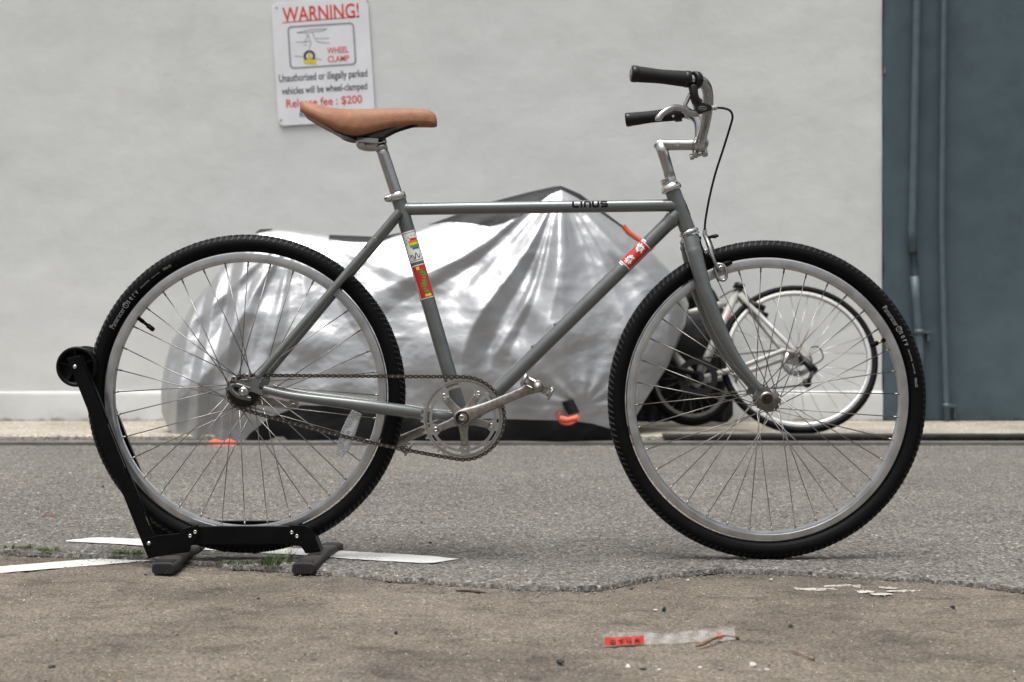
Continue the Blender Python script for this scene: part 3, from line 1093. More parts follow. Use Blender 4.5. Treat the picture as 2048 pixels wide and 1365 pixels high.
# black sheet added for the shade and dark clutter behind the raised right end
mb = MB()
xs_l = list(range(1190, 1468, 6))
nl = 24
vs_, fs_ = [], []
for xp in xs_l:
    top_ = interp([(1190, 800), (1280, 700), (1330, 640), (1370, 560), (1400, 550), (1431, 585), (1467, 660)], xp)
    bt_ = interp([(1190, 884), (1400, 884), (1440, 866), (1467, 830)], xp)
    for j in range(nl + 1):
        yy = bt_ + (top_ - bt_) * j / nl
        dpt = 6.80 + 0.03 * math.sin(xp * 0.09 + j * 0.12) + 0.02 * math.sin(xp * 0.23 - j * 0.2)
        p_ = px(xp, yy, dpt)
        p_.z = max(p_.z, 0.045)
        vs_.append(p_ - Vector((0, YC, 0)))
for i in range(len(xs_l) - 1):
    for j in range(nl):
        a = i * (nl + 1) + j
        fs_.append((a, a + nl + 1, a + nl + 2, a + 1))
mb.add(vs_, fs_, 0, True)
mb.build('shade_fill_sheet', M['black_cloth'], cover)
# orange straps
cb = Vector((0, YC, 0))


def ribbon(mb_, pts, wdir, wd, th=0.002):
    wdir = Vector(wdir).normalized() * wd / 2
    pts = [Vector(p_) for p_ in pts]
    vs_, fs_ = [], []
    for i, p_ in enumerate(pts):
        tg = (pts[min(i + 1, len(pts) - 1)] - pts[max(0, i - 1)]).normalized()
        n_ = tg.cross(wdir).normalized() * th
        vs_ += [p_ + wdir, p_ - wdir, p_ - wdir + n_, p_ + wdir + n_]
    for i in range(len(pts) - 1):
        for k_ in range(4):
            fs_.append((i * 4 + k_, i * 4 + (k_ + 1) % 4, (i + 1) * 4 + (k_ + 1) % 4, (i + 1) * 4 + k_))
    mb_.add(vs_, fs_, 0, True)


yq = 6.0
mb = MB()
q = catmull([px(x, y, yq) - cb for x, y in ((1121, 822), (1116, 836), (1124, 847), (1142, 848), (1156, 840), (1163, 828), (1165, 822))], 5)
ribbon(mb, q, (0.15, 1, 0.5), 0.022)
q = [px(x, y, yq - 0.01) - cb for x, y in ((1119, 838), (1135, 841), (1155, 836))]
ribbon(mb, q, (0.1, 0.2, 1), 0.027)
mb.build('strap_loop', M['orange'], cover)
mb = MB()
ribbon(mb, [px(x, y, yq + 0.01) - cb for x, y in ((1135, 802), (1142, 816), (1148, 828))], (1, 0.1, 0.2), 0.05)
mb.build('strap_webbing', M['black_cloth'], cover)
mb = MB()
ribbon(mb, catmull([px(x, y, 6.03) - cb for x, y in ((416, 890), (430, 884), (445, 888), (457, 883), (470, 888))], 4), (0, 0.5, 1), 0.024)
ribbon(mb, catmull([px(x, y, 6.00) - cb for x, y in ((415, 894), (440, 893), (472, 893))], 4), (0, 1, 0.4), 0.03)
mb.build('strap_end', M['orange'], cover)
mb = MB()
ribbon(mb, [px(x, y, 6.2) - cb for x, y in ((1246, 452), (1258, 466), (1275, 478), (1296, 490), (1306, 500))], (1, 0, 0.9), 0.023)
mb.build('side_stripe', M['orange'], cover)


# ------------------------------------------------------------------ wheels
def make_wheel(parent, ctr, RO, tr, rim_o, rim_i, nsp, phase, fl_r, fl_y, fine=True, rim_mat='rim', tyre_mat='rubber', spoke_mat='spoke', spoke_r=0.0011, cross=60, hub=True):
    ctr = Vector(ctr)
    wh = node_empty('wheel', parent, ctr)
    seg = 160 if fine else 72
    AX = (0, -1, 0)
    # rim: box section with brake track, shoulder and a rounded inner face
    mb_ = MB()
    hw = tr * 0.60
    d = rim_o - rim_i
    prof = [(rim_o, -hw * 0.86), (rim_o, -hw), (rim_o - d * 0.10, -hw * 1.04), (rim_o - d * 0.66, -hw * 1.03), (rim_o - d * 0.68, -hw * 0.99), (rim_o - d * 0.90, -hw * 0.93), (rim_i, -hw * 0.5),
            (rim_i, hw * 0.5), (rim_o - d * 0.90, hw * 0.93), (rim_o - d * 0.68, hw * 0.99), (rim_o - d * 0.66, hw * 1.03), (rim_o - d * 0.10, hw * 1.04), (rim_o, hw), (rim_o, hw * 0.86),
            (rim_o - d * 0.3, hw * 0.7), (rim_o - d * 0.3, -hw * 0.7)]
    mb_.lathe(prof, ctr, AX, seg, closed=True)
    rim_ob = mb_.build('rim', M[rim_mat], wh)
    md_ = rim_ob.modifiers.new('edge', 'EDGE_SPLIT'); md_.split_angle = R(40)
    # tyre
    mb_ = MB()
    rc = RO - tr
    prof = []
    k_ = 22
    for i in range(k_ + 1):
        a = R(-152) + R(304) * i / k_
        rr = rc + tr * math.cos(a)
        prof.append((max(rr, rim_o - d * 0.12), tr * math.sin(a) * (1.02 if abs(math.sin(a)) > 0.9 else 1.0)))
    mb_.lathe(prof, ctr, AX, seg, closed=True)
    if fine:   # fine moulded ring on each sidewall
        for s_ in (-1, 1):
            for an in (66, 118):
                a = R(an)
                mb_.lathe([(rc + (tr + 0.0006) * math.cos(a + e), s_ * (tr + 0.0006) * math.sin(a + e)) for e in (-0.04, 0.0, 0.04)], ctr, AX, seg)
    mb_.build('tyre', M[tyre_mat], wh)
    if fine:
        mb_ = MB()
        rows = 164
        for i in range(rows):
            for (an, ln, wd_, sk_) in ((10, 0.0085, 0.0042, 0.5), (29, 0.0075, 0.0042, 0.62), (46, 0.0070, 0.0038, 0.75), (60, 0.0058, 0.0030, 0.85)):
                for s_ in (-1, 1):
                    th = 2 * PI * (i + (0.5 if s_ > 0 else 0) + an * 0.012) / rows
                    a = R(an) * s_
                    er = Vector((math.cos(th), 0, math.sin(th)))
                    et = Vector((-math.sin(th), 0, math.cos(th)))
                    nrm = er * math.cos(a) + Vector((0, -1, 0)) * math.sin(a)
                    cr_ = nrm.cross(et).normalized()
                    pos = ctr + er * rc + nrm * (tr - 0.0003)
                    u = (cr_ * 1.0 + et * sk_ * (1 if s_ > 0 else -1)).normalized()
                    v = nrm.cross(u)
                    h_ = (0.0011 if an < 40 else 0.0007) * random.uniform(0.7, 1.15)
                    q_ = [pos + u * (ln / 2 * sx) + v * (wd_ / 2 * sy) for sx, sy in ((-1, -1), (1, -1), (1, 1), (-1, 1))]
                    t_ = [pos + u * (ln / 2.5 * sx) + v * (wd_ / 2.8 * sy) + nrm * h_ for sx, sy in ((-1, -1), (1, -1), (1, 1), (-1, 1))]
                    mb_.add(q_ + t_, [(4, 5, 6, 7), (0, 1, 5, 4), (1, 2, 6, 5), (2, 3, 7, 6), (3, 0, 4, 7)])
        for i in range(240):   # moulding whiskers
            th = random.uniform(0, 2 * PI)
            a = R(random.choice((-1, 1)) * random.uniform(5, 62))
            er = Vector((math.cos(th), 0, math.sin(th)))
            et = Vector((-math.sin(th), 0, math.cos(th)))
            nrm = er * math.cos(a) + Vector((0, -1, 0)) * math.sin(a)
            pos = ctr + er * rc + nrm * tr
            tip = pos + (nrm + et * random.uniform(-0.6, 0.6)) * random.uniform(0.003, 0.0065)
            sd = nrm.cross(et).normalized() * 0.0004
            mb_.add([pos + sd, pos - sd, pos + et * 0.0007, tip], [(0, 1, 3), (1, 2, 3), (2, 0, 3)])
        tr_o = mb_.build('tread', M['tread'], wh)
        tr_o['kind'] = 'stuff'
    # hub shell
    if hub:
        mb_ = MB()
        fy = fl_y
        mb_.lathe([(0.0, -fy - 0.006), (0.011, -fy - 0.006), (0.012, -fy - 0.002), (fl_r * 1.18, -fy - 0.0015), (fl_r * 1.18, -fy + 0.0015), (0.0145, -fy + 0.004), (0.0125, 0),
                   (0.0145, fy - 0.004), (fl_r * 1.18, fy - 0.0015), (fl_r * 1.18, fy + 0.0015), (0.012, fy + 0.002), (0.011, fy + 0.006), (0.0, fy + 0.006)], ctr, AX, 36)
        mb_.build('hub', M['dull_alloy'], wh)
    # spokes: one mesh, laced crosswise
    p0 = Vector((fl_r * math.cos(R(cross)), fl_y, fl_r * math.sin(R(cross))))
    p1 = Vector((rim_i + 0.004, 0, 0))
    L = (p1 - p0).length
    mb_ = MB()
    mb_.tube([(0, 0, 0), (0, 0, L - 0.013)], spoke_r, 6)
    mb_.tube([(0, 0, L - 0.0135), (0, 0, L)], spoke_r * 1.85, 8)
    me = mb_.mesh('spoke', M[spoke_mat])
    for i in range(nsp):
        th = R(phase) + 2 * PI * i / nsp
        side = 1 if i % 2 == 0 else -1
        sg = 1 if (i % 4) in (0, 1) else -1
        ha = th + sg * R(cross)
        a = ctr + Vector((fl_r * math.cos(ha), -side * (fl_y + 0.0012 * sg), fl_r * math.sin(ha)))
        b_ = ctr + Vector(((rim_i + 0.004) * math.cos(th), -side * 0.002, (rim_i + 0.004) * math.sin(th)))
        inst('spoke', me, wh, a, (b_ - a).to_track_quat('Z', 'Y'))
    return wh


def side_text(mb_, body, ctr, RO, tr, r_mid, th0, wd, ht, side=1):
    """lettering bent along the tyre wall; th0 = angle of its middle, clockwise reading"""
    v, f = fit_text(body, wd, ht)
    rc = RO - tr
    out_ = []
    for x_, y_ in v:
        th = th0 - x_ / r_mid
        rr = r_mid + y_
        dr = (rr - rc) / tr
        yy = math.sqrt(max(0.0, 1 - dr * dr)) * tr * 1.02 + 0.0009
        out_.append(Vector(ctr) + Vector((math.cos(th) * rr, -side * yy, math.sin(th) * rr)))
    mb_.add(out_, f)


# ------------------------------------------------------------------ the bicycle
bike = thing('bicycle', 'grey single speed bicycle with tan saddle held upright by the black floor stand', 'bicycle', (0, D, 0))
RO, TR, RIMO, RIMI = 0.3470, 0.0195, 0.3062, 0.2872
CR = P(493, 788)
CF = P(1533.5, 799.5)
wr = make_wheel(bike, CR, RO, TR, RIMO, RIMI, 36, -0.7, 0.025, 0.030)
wf = make_wheel(bike, CF, RO, TR, RIMO, RIMI, 36, 2.4, 0.021, 0.033)


def circ_angle(c0, x, y):
    q_ = P(x, y, 0.015) - c0
    return math.atan2(q_.z, q_.x)


for wh, ctr, (ax_, ay_), hasval in ((wr, CR, (241, 640), 0), (wf, CF, (1777, 635), 1)):
    mb = MB()
    ta = circ_angle(ctr, ax_, ay_)
    sgn = 1
    side_text(mb, 'Panaracer', ctr, RO, TR, 0.3225, ta, 0.050, 0.0105)
    a2 = ta - 0.0335 / 0.3225
    # round emblem
    k = 20
    for j in range(k):
        pass
    v_, f_ = [], []
    for j in range(k):
        for r_ in (0.0062, 0.0048):
            x_, y_ = r_ * math.cos(2 * PI * j / k), r_ * math.sin(2 * PI * j / k)
            rr = 0.3225 + y_
            th = a2 - x_ / 0.3225
            yy = math.sqrt(max(0, 1 - ((rr - RO + TR) / TR) ** 2)) * TR * 1.02 + 0.0009
            v_.append(ctr + Vector((math.cos(th) * rr, -yy, math.sin(th) * rr)))
    for j in range(k):
        j2 = (j + 1) % k
        f_.append((2 * j, 2 * j2, 2 * j2 + 1, 2 * j + 1))
    mb.add(v_, f_)
    side_text(mb, 'T', ctr, RO, TR, 0.3225, a2, 0.005, 0.0065)
    side_text(mb, 's e r v', ctr, RO, TR, 0.3225, a2 - 0.0235 / 0.3225, 0.032, 0.0085)
    side_text(mb, 'PROTITE', ctr, RO, TR, 0.3225, a2 - 0.062 / 0.3225, 0.026, 0.0032)
    side_text(mb, 'PUNCTURE', ctr, RO, TR, 0.3225, a2 - 0.092 / 0.3225, 0.022, 0.0024)
    side_text(mb, '700x35', ctr, RO, TR, 0.3225, a2 - 0.122 / 0.3225, 0.020, 0.0050)
    mb.build('sidewall_lettering', M['white_print'], wh)

# valves
for wh, ctr, a, b_, brass in ((wr, CR, (271, 632), (308, 661), False), (wf, CF, (1782, 675), (1741, 692), True)):
    p0, p1 = P(*a), P(*b_)
    mb = MB()
    mb.tube([p0, p0.lerp(p1, 0.42)], 0.0046, 10, 0)
    mb.tube([p0.lerp(p1, 0.40), p0.lerp(p1, 0.68)], 0.0036, 10, 1)
    mb.tube([p0.lerp(p1, 0.66), p0.lerp(p1, 0.95), p1], [0.0052, 0.0052, 0.0035], 10, 0)
    mb.build('valve', [M['rubber'], M['brass'] if brass else M['rubber']], wh)

# spoke reflector on the rear wheel
ra, rb = P(713, 824, 0.028), P(681, 910, 0.028)
ax = (rb - ra).normalized()
cr_ = Vector((-ax.z, 0, ax.x))
if cr_.x < 0: cr_ = -cr_
L = (rb - ra).length
mb = MB()
ol = [(0, -0.011), (0.025, -0.015), (L * 0.5, -0.0165), (L - 0.02, -0.014), (L, -0.012), (L + 0.004, 0.006), (L - 0.02, 0.014), (L * 0.5, 0.0145), (0.03, 0.0135), (0, 0.0125)]
mb.prism(ol, ra, ax, cr_, 0.009, 0)
rf_ = mb.build('reflector', [M['reflector']], wr, bevel=0.002)
mb = MB()
for u0, u1 in ((0.018, 0.040), (0.058, 0.078)):
    if (P(1, 1, 0) is None): break
    oo_ = [(u0, 0.002), (u1, -0.001), (u1, 0.0085), (u0, 0.0110)]
    nrm = ax.cross(cr_)
    sg = -1 if nrm.y > 0 else 1
    mb.prism(oo_, ra + nrm * sg * 0.0047, ax, cr_, 0.0012, 0)
mb.lathe([(0.004, 0), (0.0065, 0.0006), (0.0095, 0.0)], ra + ax * L * 0.49 + Vector((0, -0.0047, 0)), (0, -1, 0), 20)
mb.build('reflector_prisms', M['reflector_strip'], wr)

# --- frame: one welded part
mb = MB()
k = 1 / 916.0


def T(a, b_, ra_, rb_=None, seg=24, n=2):
    rb_ = ra_ if rb_ is None else rb_
    pts_ = [Vector(a).lerp(Vector(b_), i / (n - 1)) for i in range(n)]
    mb.tube(pts_, [ra_ + (rb_ - ra_) * i / (n - 1) for i in range(n)], seg)


ST, BBp = P(797, 398), P(924, 836)
T(ST, BBp, 0.0160)
TTa, TTb = P(798, 419), P(1352, 411)
T(TTa, TTb, 0.0134)
DTa, DTb = P(1356, 428), P(936, 841)
T(DTa, DTb, 0.0160)
HTa, HTb = P(1344.5, 381), P(1377.5, 466)
T(HTa, HTb, 0.0172)
# weld fillets
for c_, d_, r_ in ((P(812, 418.8), (TTb - TTa), 0.0146), (P(1338, 411.2), (TTa - TTb), 0.0146), (P(1338, 446), (DTb - DTa), 0.0172)):
    d_ = d_.normalized()
    mb.tube([c_ - d_ * 0.012, c_ - d_ * 0.004, c_ + d_ * 0.008], [r_ * 1.10, r_, r_ * 0.93], 24, caps=False)
# bottom bracket shell
mb.lathe([(0.0, -0.036), (0.0205, -0.036), (0.0205, 0.036), (0.0, 0.036)], P(925, 834), (0, -1, 0), 32)
for s_ in (1, -1):
    # seat stay
    if s_ == 1:
        a_, b_ = P(799, 424, 0.017), P(517, 752, 0.062)
    else:
        a_ = P(799, 424, 0.017); b_ = P(517, 752, 0.062)
        a_ = Vector((a_.x, -a_.y, a_.z)); b_ = Vector((b_.x, -b_.y, b_.z))
    T(a_, b_, 0.0098, 0.0078, 16)
    mb.sphere(b_, 0.0082, 12, 8)
    # chain stay, bowed round the tyre, dented at the bracket
    cs = [(P(527, 779, 0.063), 0.0085), (P(586, 792.5, 0.060), 0.0094), (P(713, 809.5, 0.051), 0.0132), (P(790, 820, 0.042), 0.0142), (P(835, 826, 0.036), 0.0128), (P(860, 829, 0.033), 0.0105), (P(905, 833, 0.028), 0.0115)]
    if s_ == -1: cs = [(Vector((p_.x, -p_.y, p_.z)), r_) for p_, r_ in cs]
    sweep(mb, cs, 6, 18)
# bridges
T(P(733, 497, 0.035), P(733, 497, -0.035), 0.006, None, 12)
T(P(838, 826, 0.034), P(838, 826, -0.034), 0.006, None, 12)


# fork ends
def mir(pts_): return [Vector((p_.x, -p_.y, p_.z)) for p_ in pts_]


OFFD = 0.064
do = [(456, 776), (462, 768), (476, 763), (492, 764), (508, 760), (513, 748), (519, 753), (521, 765), (516, 776), (522, 780), (534, 781), (534, 791), (520, 790), (508, 785),
      (500, 783), (497, 789), (503, 799), (500, 802), (486, 800), (474, 796), (462, 786)]
base_o = P(487, 783, OFFD)
for s_ in (1, -1):
    ol = [((P(x, y, OFFD) - base_o).x, (P(x, y, OFFD) - base_o).z) for x, y in do]
    mb.prism(ol, Vector((base_o.x, base_o.y * s_, base_o.z)), (1, 0, 0), (0, 0, 1), 0.006)
    # raised rim round the axle slot
    sl = catmull([Vector((P(x, y, OFFD).x, s_ * (-OFFD - 0.0025), P(x, y, OFFD).z)) for x, y in ((502, 797), (480, 793), (464, 780), (463, 772), (474, 769), (500, 777))], 5)
    mb.tube([Vector(p_) for p_ in sl], 0.0032, 8)
frame = mb.build('frame', M['grey_paint'], bike)
mod = frame.modifiers.new('edge', 'EDGE_SPLIT'); mod.split_angle = R(50)

# dark axle slot, eyelets, bosses, cable guides: own pieces
mb = MB()
ol = [((P(x, y, OFFD) - base_o).x, (P(x, y, OFFD) - base_o).z) for x, y in ((467, 775), (471, 773), (482, 777), (480, 786), (470, 781))]
mb.prism(ol, base_o + Vector((0, -0.003, 0)), (1, 0, 0), (0, 0, 1), 0.0012)
mb.build('axle_slot', M['decal'], frame)
for x, y, o_ in ((469, 757.5, OFFD), (495, 752.5, OFFD)):
    mb = MB()
    mb.lathe([(0.0026, 0.008), (0.0044, 0.0085), (0.0062, 0.007), (0.0062, -0.004), (0.003, -0.004), (0.0026, 0.004), (0.0, 0.004)], P(x, y, o_), (0, -1, 0), 16)
    mb.tube([P(x, y, o_), P(x + (6 if x < 480 else 8), y + 10, o_)], 0.004, 8)
    mb.build('eyelet', M['dull_alloy'], frame)
mb = MB()
mb.lathe([(0.0022, 0.003), (0.0034, 0.0045), (0.0048, 0.0035), (0.0052, -0.004), (0.0, -0.004), (0.0, 0.001), (0.0022, 0.001)], P(750, 479.5, 0.03), (0, -1, 0), 14)
mb.build('boss', M['dull_alloy'], frame)
dd = (DTb - DTa).normalized()
upn = Vector((-dd.z, 0, dd.x))
if upn.z < 0: upn = -upn
for x, y in ((1110, 647), (1064, 690)):
    c_ = P(x, y)
    tproj = DTa + dd * (c_ - DTa).dot(dd)
    mb = MB()
    mb.disc(tproj + upn * 0.0145, upn, 0.0055, 0.0042, 12, bev=0.001)
    mb.build('bottle_boss', M['dull_alloy'], frame)

# seat clamp collar
sd = (BBp - ST).normalized()
c0 = P(795, 394)
mb = MB()
tilt = (sd + Vector((0.0, 0, 0))).normalized()
mb.lathe([(0.0165, -0.0085), (0.0188, -0.0080), (0.0190, 0.0075), (0.0165, 0.0085)], c0, -tilt, 32)
mb.tube([P(784, 395, 0.008), P(775, 397.5, 0.008), P(770, 398, 0.008)], [0.0085, 0.0085, 0.007], 14)
mb.tube([P(784, 395, -0.008), P(775, 397.5, -0.008), P(770, 398, -0.008)], [0.0085, 0.0085, 0.007], 14)
cl = mb.build('seat_clamp', M['chrome'], bike)
mb = MB()
mb.lathe([(0.002, 0.010), (0.0045, 0.010), (0.0052, 0.008), (0.0052, -0.02), (0, -0.02), (0, 0.006), (0.002, 0.006)], P(773, 398, 0.008), (0, -1, 0), 14)
mb.build('clamp_bolt', M['steel_bolt'], cl)

# seat post
mb = MB()
sp_t = P(760.5, 291)
mb.tube([P(800, 412), P(790.5, 381), P(767, 310), sp_t], [0.0133, 0.0133, 0.0133, 0.0128], 28)
mb.tube([P(764, 301), P(760, 289)], [0.0140, 0.0138], 24)
post = mb.build('seat_post', M['alloy'], bike)
mb = MB()
sweep(mb, [(P(717, 281, 0.0), 0.006), (P(722, 290, 0.0), 0.0105), (P(740, 293, 0.0), 0.0115), (P(757, 289, 0.0), 0.013), (P(764, 284, 0.0), 0.011), (P(760, 278, 0.0), 0.008)], 5, 16)
mb.box(P(738, 284, 0.0), (0.045, 0.055, 0.010), rot=Matrix.Rotation(R(4), 3, 'Y'))
mb.tube([P(724, 291, 0.026), P(724, 291, -0.026)], 0.006, 12)
mb.build('post_head', M['alloy'], post)

# --- saddle
sad = node_empty('saddle', bike, P(735, 250))
STN = [  # x, top row, bottom row, half width
    (604.5, 213, 223, 0.034), (607, 207.5, 226, 0.048), (613, 205, 229, 0.058), (623, 207, 234, 0.067), (638, 211, 242, 0.0735), (652, 215, 249, 0.0755), (668, 217.5, 257, 0.074), (683, 219, 266, 0.070),
    (700, 219.5, 272, 0.062), (720, 219, 273.5, 0.052), (740, 218.5, 269, 0.043), (765, 218, 262, 0.034), (792, 217.5, 255, 0.0265), (820, 217.5, 251.5, 0.0225), (845, 218.5, 251, 0.0205),
    (858, 220.5, 251.5, 0.0190), (867, 226, 252, 0.0160), (872, 233, 251.8, 0.0115), (874, 240, 250, 0.005)]
q = catmull(STN, 4)


def saddle_loft(rows, up, lo_add, wscale, nseg=24, skirt=True):
    mb_ = MB()
    vs_, fs_ = [], []
    for (x, ty, by, hw) in rows:
        hw *= wscale
        for j in range(nseg + 1):
            a = PI * j / nseg
            off = hw * math.cos(a)
            sn = math.sin(a) ** 0.55
            zt, zb = P(x, ty, 0).z, P(x, by, hw * 0.7).z
            z = zb + (zt - zb) * sn * up
            vs_.append(Vector((P(x, ty, 0).x, -off, z)))
        vs_.append(Vector((P(x, ty, 0).x, 0, P(x, by, 0).z + 0.006)))
    m_ = nseg + 2
    for i in range(len(rows) - 1):
        for j in range(m_):
            k_ = (j + 1) % m_
            fs_.append((i * m_ + j, i * m_ + k_, (i + 1) * m_ + k_, (i + 1) * m_ + j))
    fs_.append(tuple(range(m_)))
    fs_.append(tuple(reversed([(len(rows) - 1) * m_ + j for j in range(m_)])))
    mb_.add(vs_, fs_, 0, True)
    return mb_


saddle_loft(q, 1.0, 0, 1.0).build('saddle_cover', M['leather'], sad)
rows = [(x, by - 9, by + 3.2 * min(1, (x - 640) / 40, (798 - x) / 30), hw) for (x, ty, by, hw) in q if 642 < x < 797]
saddle_loft(rows, 0.6, 0, 0.90).build('saddle_base', M['black'], sad)
for s_ in (1, -1):
    mb = MB()
    sweep(mb, [(P(690, 268, 0.03 * s_), 0.0035), (P(715, 279, 0.024 * s_), 0.0035), (P(740, 279, 0.022 * s_), 0.0035), (P(765, 276, 0.021 * s_), 0.0035), (P(795, 262, 0.012 * s_), 0.0035), (P(835, 250, 0.008 * s_), 0.0035)], 6, 10)
    mb.build('saddle_rail', M['dark_metal'], sad)

# --- headset, stem, handlebar
hd = (HTa - HTb).normalized()
mb = MB()
mb.lathe([(0.0, 0), (0.0195, 0), (0.0225, 0.003), (0.0232, 0.007), (0.0215, 0.012), (0.0195, 0.0145), (0.0190, 0.0165), (0.0, 0.0165)], P(1344.5, 383), hd, 32)
mb.lathe([(0.0, 0.0165), (0.0178, 0.017), (0.0178, 0.0205), (0.0165, 0.0215), (0.0178, 0.0225), (0.0172, 0.030), (0.0145, 0.0315), (0.0, 0.0315)], P(1344.5, 383), hd, 12, smooth=False)
hs_ = mb.build('headset', M['chrome'], bike)
mb = MB()
mb.lathe([(0.0, 0.0035), (0.0185, 0.0035), (0.0212, 0.001), (0.0225, -0.003), (0.0205, -0.006), (0.0192, -0.0065), (0.0215, -0.0085), (0.0215, -0.012), (0.018, -0.0135), (0.0, -0.0135)], P(1377, 463.5), hd, 32)
mb.build('headset', M['chrome'], bike)
mb = MB()
q0 = P(1341, 356)
mb.tube([P(1343, 364), P(1337, 343), P(1326, 306), P(1319.5, 287)], [0.0118, 0.0118, 0.0126, 0.0132], 24)
sweep(mb, [(P(1312, 285.5), 0.0088), (P(1317, 288.5), 0.0118), (P(1330, 290.3), 0.0122), (P(1355, 290.3), 0.0117), (P(1382, 290), 0.0120), (P(1392, 289), 0.013)], 5, 20)
mb.lathe([(0.0125, -0.019), (0.0158, -0.019), (0.0172, -0.017), (0.0172, 0.017), (0.0158, 0.019), (0.0125, 0.019)], P(1399.5, 288.5), (0, -1, 0), 28)
for x0, y0, x1, y1 in ((1391, 298, 1390.5, 316), (1407, 296, 1411, 314)):
    a_, b_ = P(x0, y0), P(x1, y1)
    mb.tube([a_, a_.lerp(b_, 0.85), b_], [0.0098, 0.0085, 0.0065], 12, ref=(0, 1, 0), flat=0.75)
stem = mb.build('stem', M['alloy'], bike)
mb = MB()
bd = (P(1414, 308) - P(1386, 314)).normalized()
mb.disc(P(1379.5, 315), bd, 0.0068, 0.009, 12, bev=0.001)
mb.tube([P(1386, 314), P(1414, 307)], 0.0035, 10)
mb.build('stem_bolt', M['steel_bolt'], stem)
mb = MB()
c_ = P(1354, 287.5, 0.0122)
k = 24
mb.lathe([(0.0052, 0.0), (0.0058, 0.0006), (0.0064, 0)], c_, (0, -1, 0), 24)
em = mb.build('stem_emblem', M['steel_bolt'], stem)
em.scale = (1, 1, 0.62)

bar_r = 0.0111
near = [(P(1399.5, 288.5, 0.0), bar_r * 1.14), (P(1399.5, 288.5, 0.03), bar_r * 1.14), (P(1401, 283, 0.075), bar_r), (P(1409, 252, 0.135), bar_r), (P(1415, 217, 0.185), bar_r), (P(1415.5, 190, 0.215), bar_r), (P(1411, 172, 0.236), bar_r),
        (P(1400, 162, 0.252), bar_r), (P(1386, 160.5, 0.262), bar_r), (P(1330, 155, 0.272), bar_r), (P(1270, 148.5, 0.280), bar_r)]
far = [(P(1399.5, 288.5, 0.0), bar_r * 1.14), (P(1399.5, 288.5, -0.03), bar_r * 1.14), (P(1398, 285, -0.075), bar_r), (P(1399, 268, -0.13), bar_r), (P(1398, 250, -0.18), bar_r), (P(1392, 238, -0.215), bar_r), (P(1378, 230, -0.240), bar_r),
       (P(1357, 227.5, -0.255), bar_r), (P(1310, 233, -0.265), bar_r), (P(1256, 240, -0.275), bar_r)]
mb = MB()
sweep(mb, list(reversed(near)) + far[1:], 7, 20)
mb.build('handlebar', M['alloy'], bike)


def grip(a, b_, r0):
    """a = outer end, b_ = inner end"""
    a, b_ = Vector(a), Vector(b_)
    ax_ = (b_ - a).normalized()
    L_ = (b_ - a).length
    mb_ = MB()
    n_ = 120
    vs_, fs_ = [], []
    u = Vector((0, 0, 1)); u = (u - ax_ * u.dot(ax_)).normalized(); v = ax_.cross(u)
    sg_ = 48
    for i in range(n_ + 1):
        s_ = i / n_
        for j in range(sg_):
            an = 2 * PI * j / sg_
            kn = 0.00045 if ((i + 2 * j) % 4 < 2) != ((i - 2 * j) % 4 < 2) else 0.0
            r_ = r0 + kn + (0.0008 * math.cos(s_ * PI * 2))
            vs_.append(a + ax_ * (0.012 + (L_ - 0.024) * s_) + (u * math.cos(an) + v * math.sin(an)) * r_)
    for i in range(n_):
        for j in range(sg_):
            k_ = (j + 1) % sg_
            fs_.append((i * sg_ + j, i * sg_ + k_, (i + 1) * sg_ + k_, (i + 1) * sg_ + j))
    mb_.add(vs_, fs_, 0, True)
    g_ = mb_.build('grip', M['grip'], bike)
    mb_ = MB()
    mb_.lathe([(0.0, 0.0), (r0 * 0.86, 0.0), (r0 * 1.02, 0.0008), (r0 * 1.11, 0.003), (r0 * 1.11, 0.012), (r0 * 1.0, 0.0145), (r0 * 0.8, 0.0145)], a, ax_, 32)
    mb_.build('end_cap', M['black'], g_)
    mb_ = MB()
    mb_.lathe([(r0 * 0.7, -0.013), (r0 * 1.05, -0.013), (r0 * 1.12, -0.011), (r0 * 1.12, -0.001), (r0 * 0.98, 0.0), (r0 * 0.7, 0.0)], b_, ax_, 32)
    mb_.build('lock_ring', M['black'], g_)
    return g_, ax_


g1, ax1 = grip(P(1262, 147.5, 0.281), P(1381, 159.5, 0.264), 0.0150)
g2, ax2 = grip(P(1251, 240.5, -0.277), P(1357, 227.5, -0.256), 0.0150)
mb = MB()
c_ = P(1262, 147.5, 0.281) - ax1 * 0.0006
mb.lathe([(0.0085, 0.0), (0.0105, 0.0006), (0.0112, 0)], c_, -ax1, 24)
v_, f_ = fit_text('R', 0.007, 0.008)
u_ = Vector((0, 0, 1)); u_ = (u_ - ax1 * u_.dot(ax1)).normalized(); s_ = ax1.cross(u_) * 1.0
for r0_, r1_ in ((0.003, 0.0042), (0.0058, 0.0066)):
    mb.lathe([(r0_, 0.0001), ((r0_ + r1_) / 2, 0.0005), (r1_, 0.0001)], c_, -ax1, 20)
mb.build('cap_emblem', M['sign_grey'], g1)

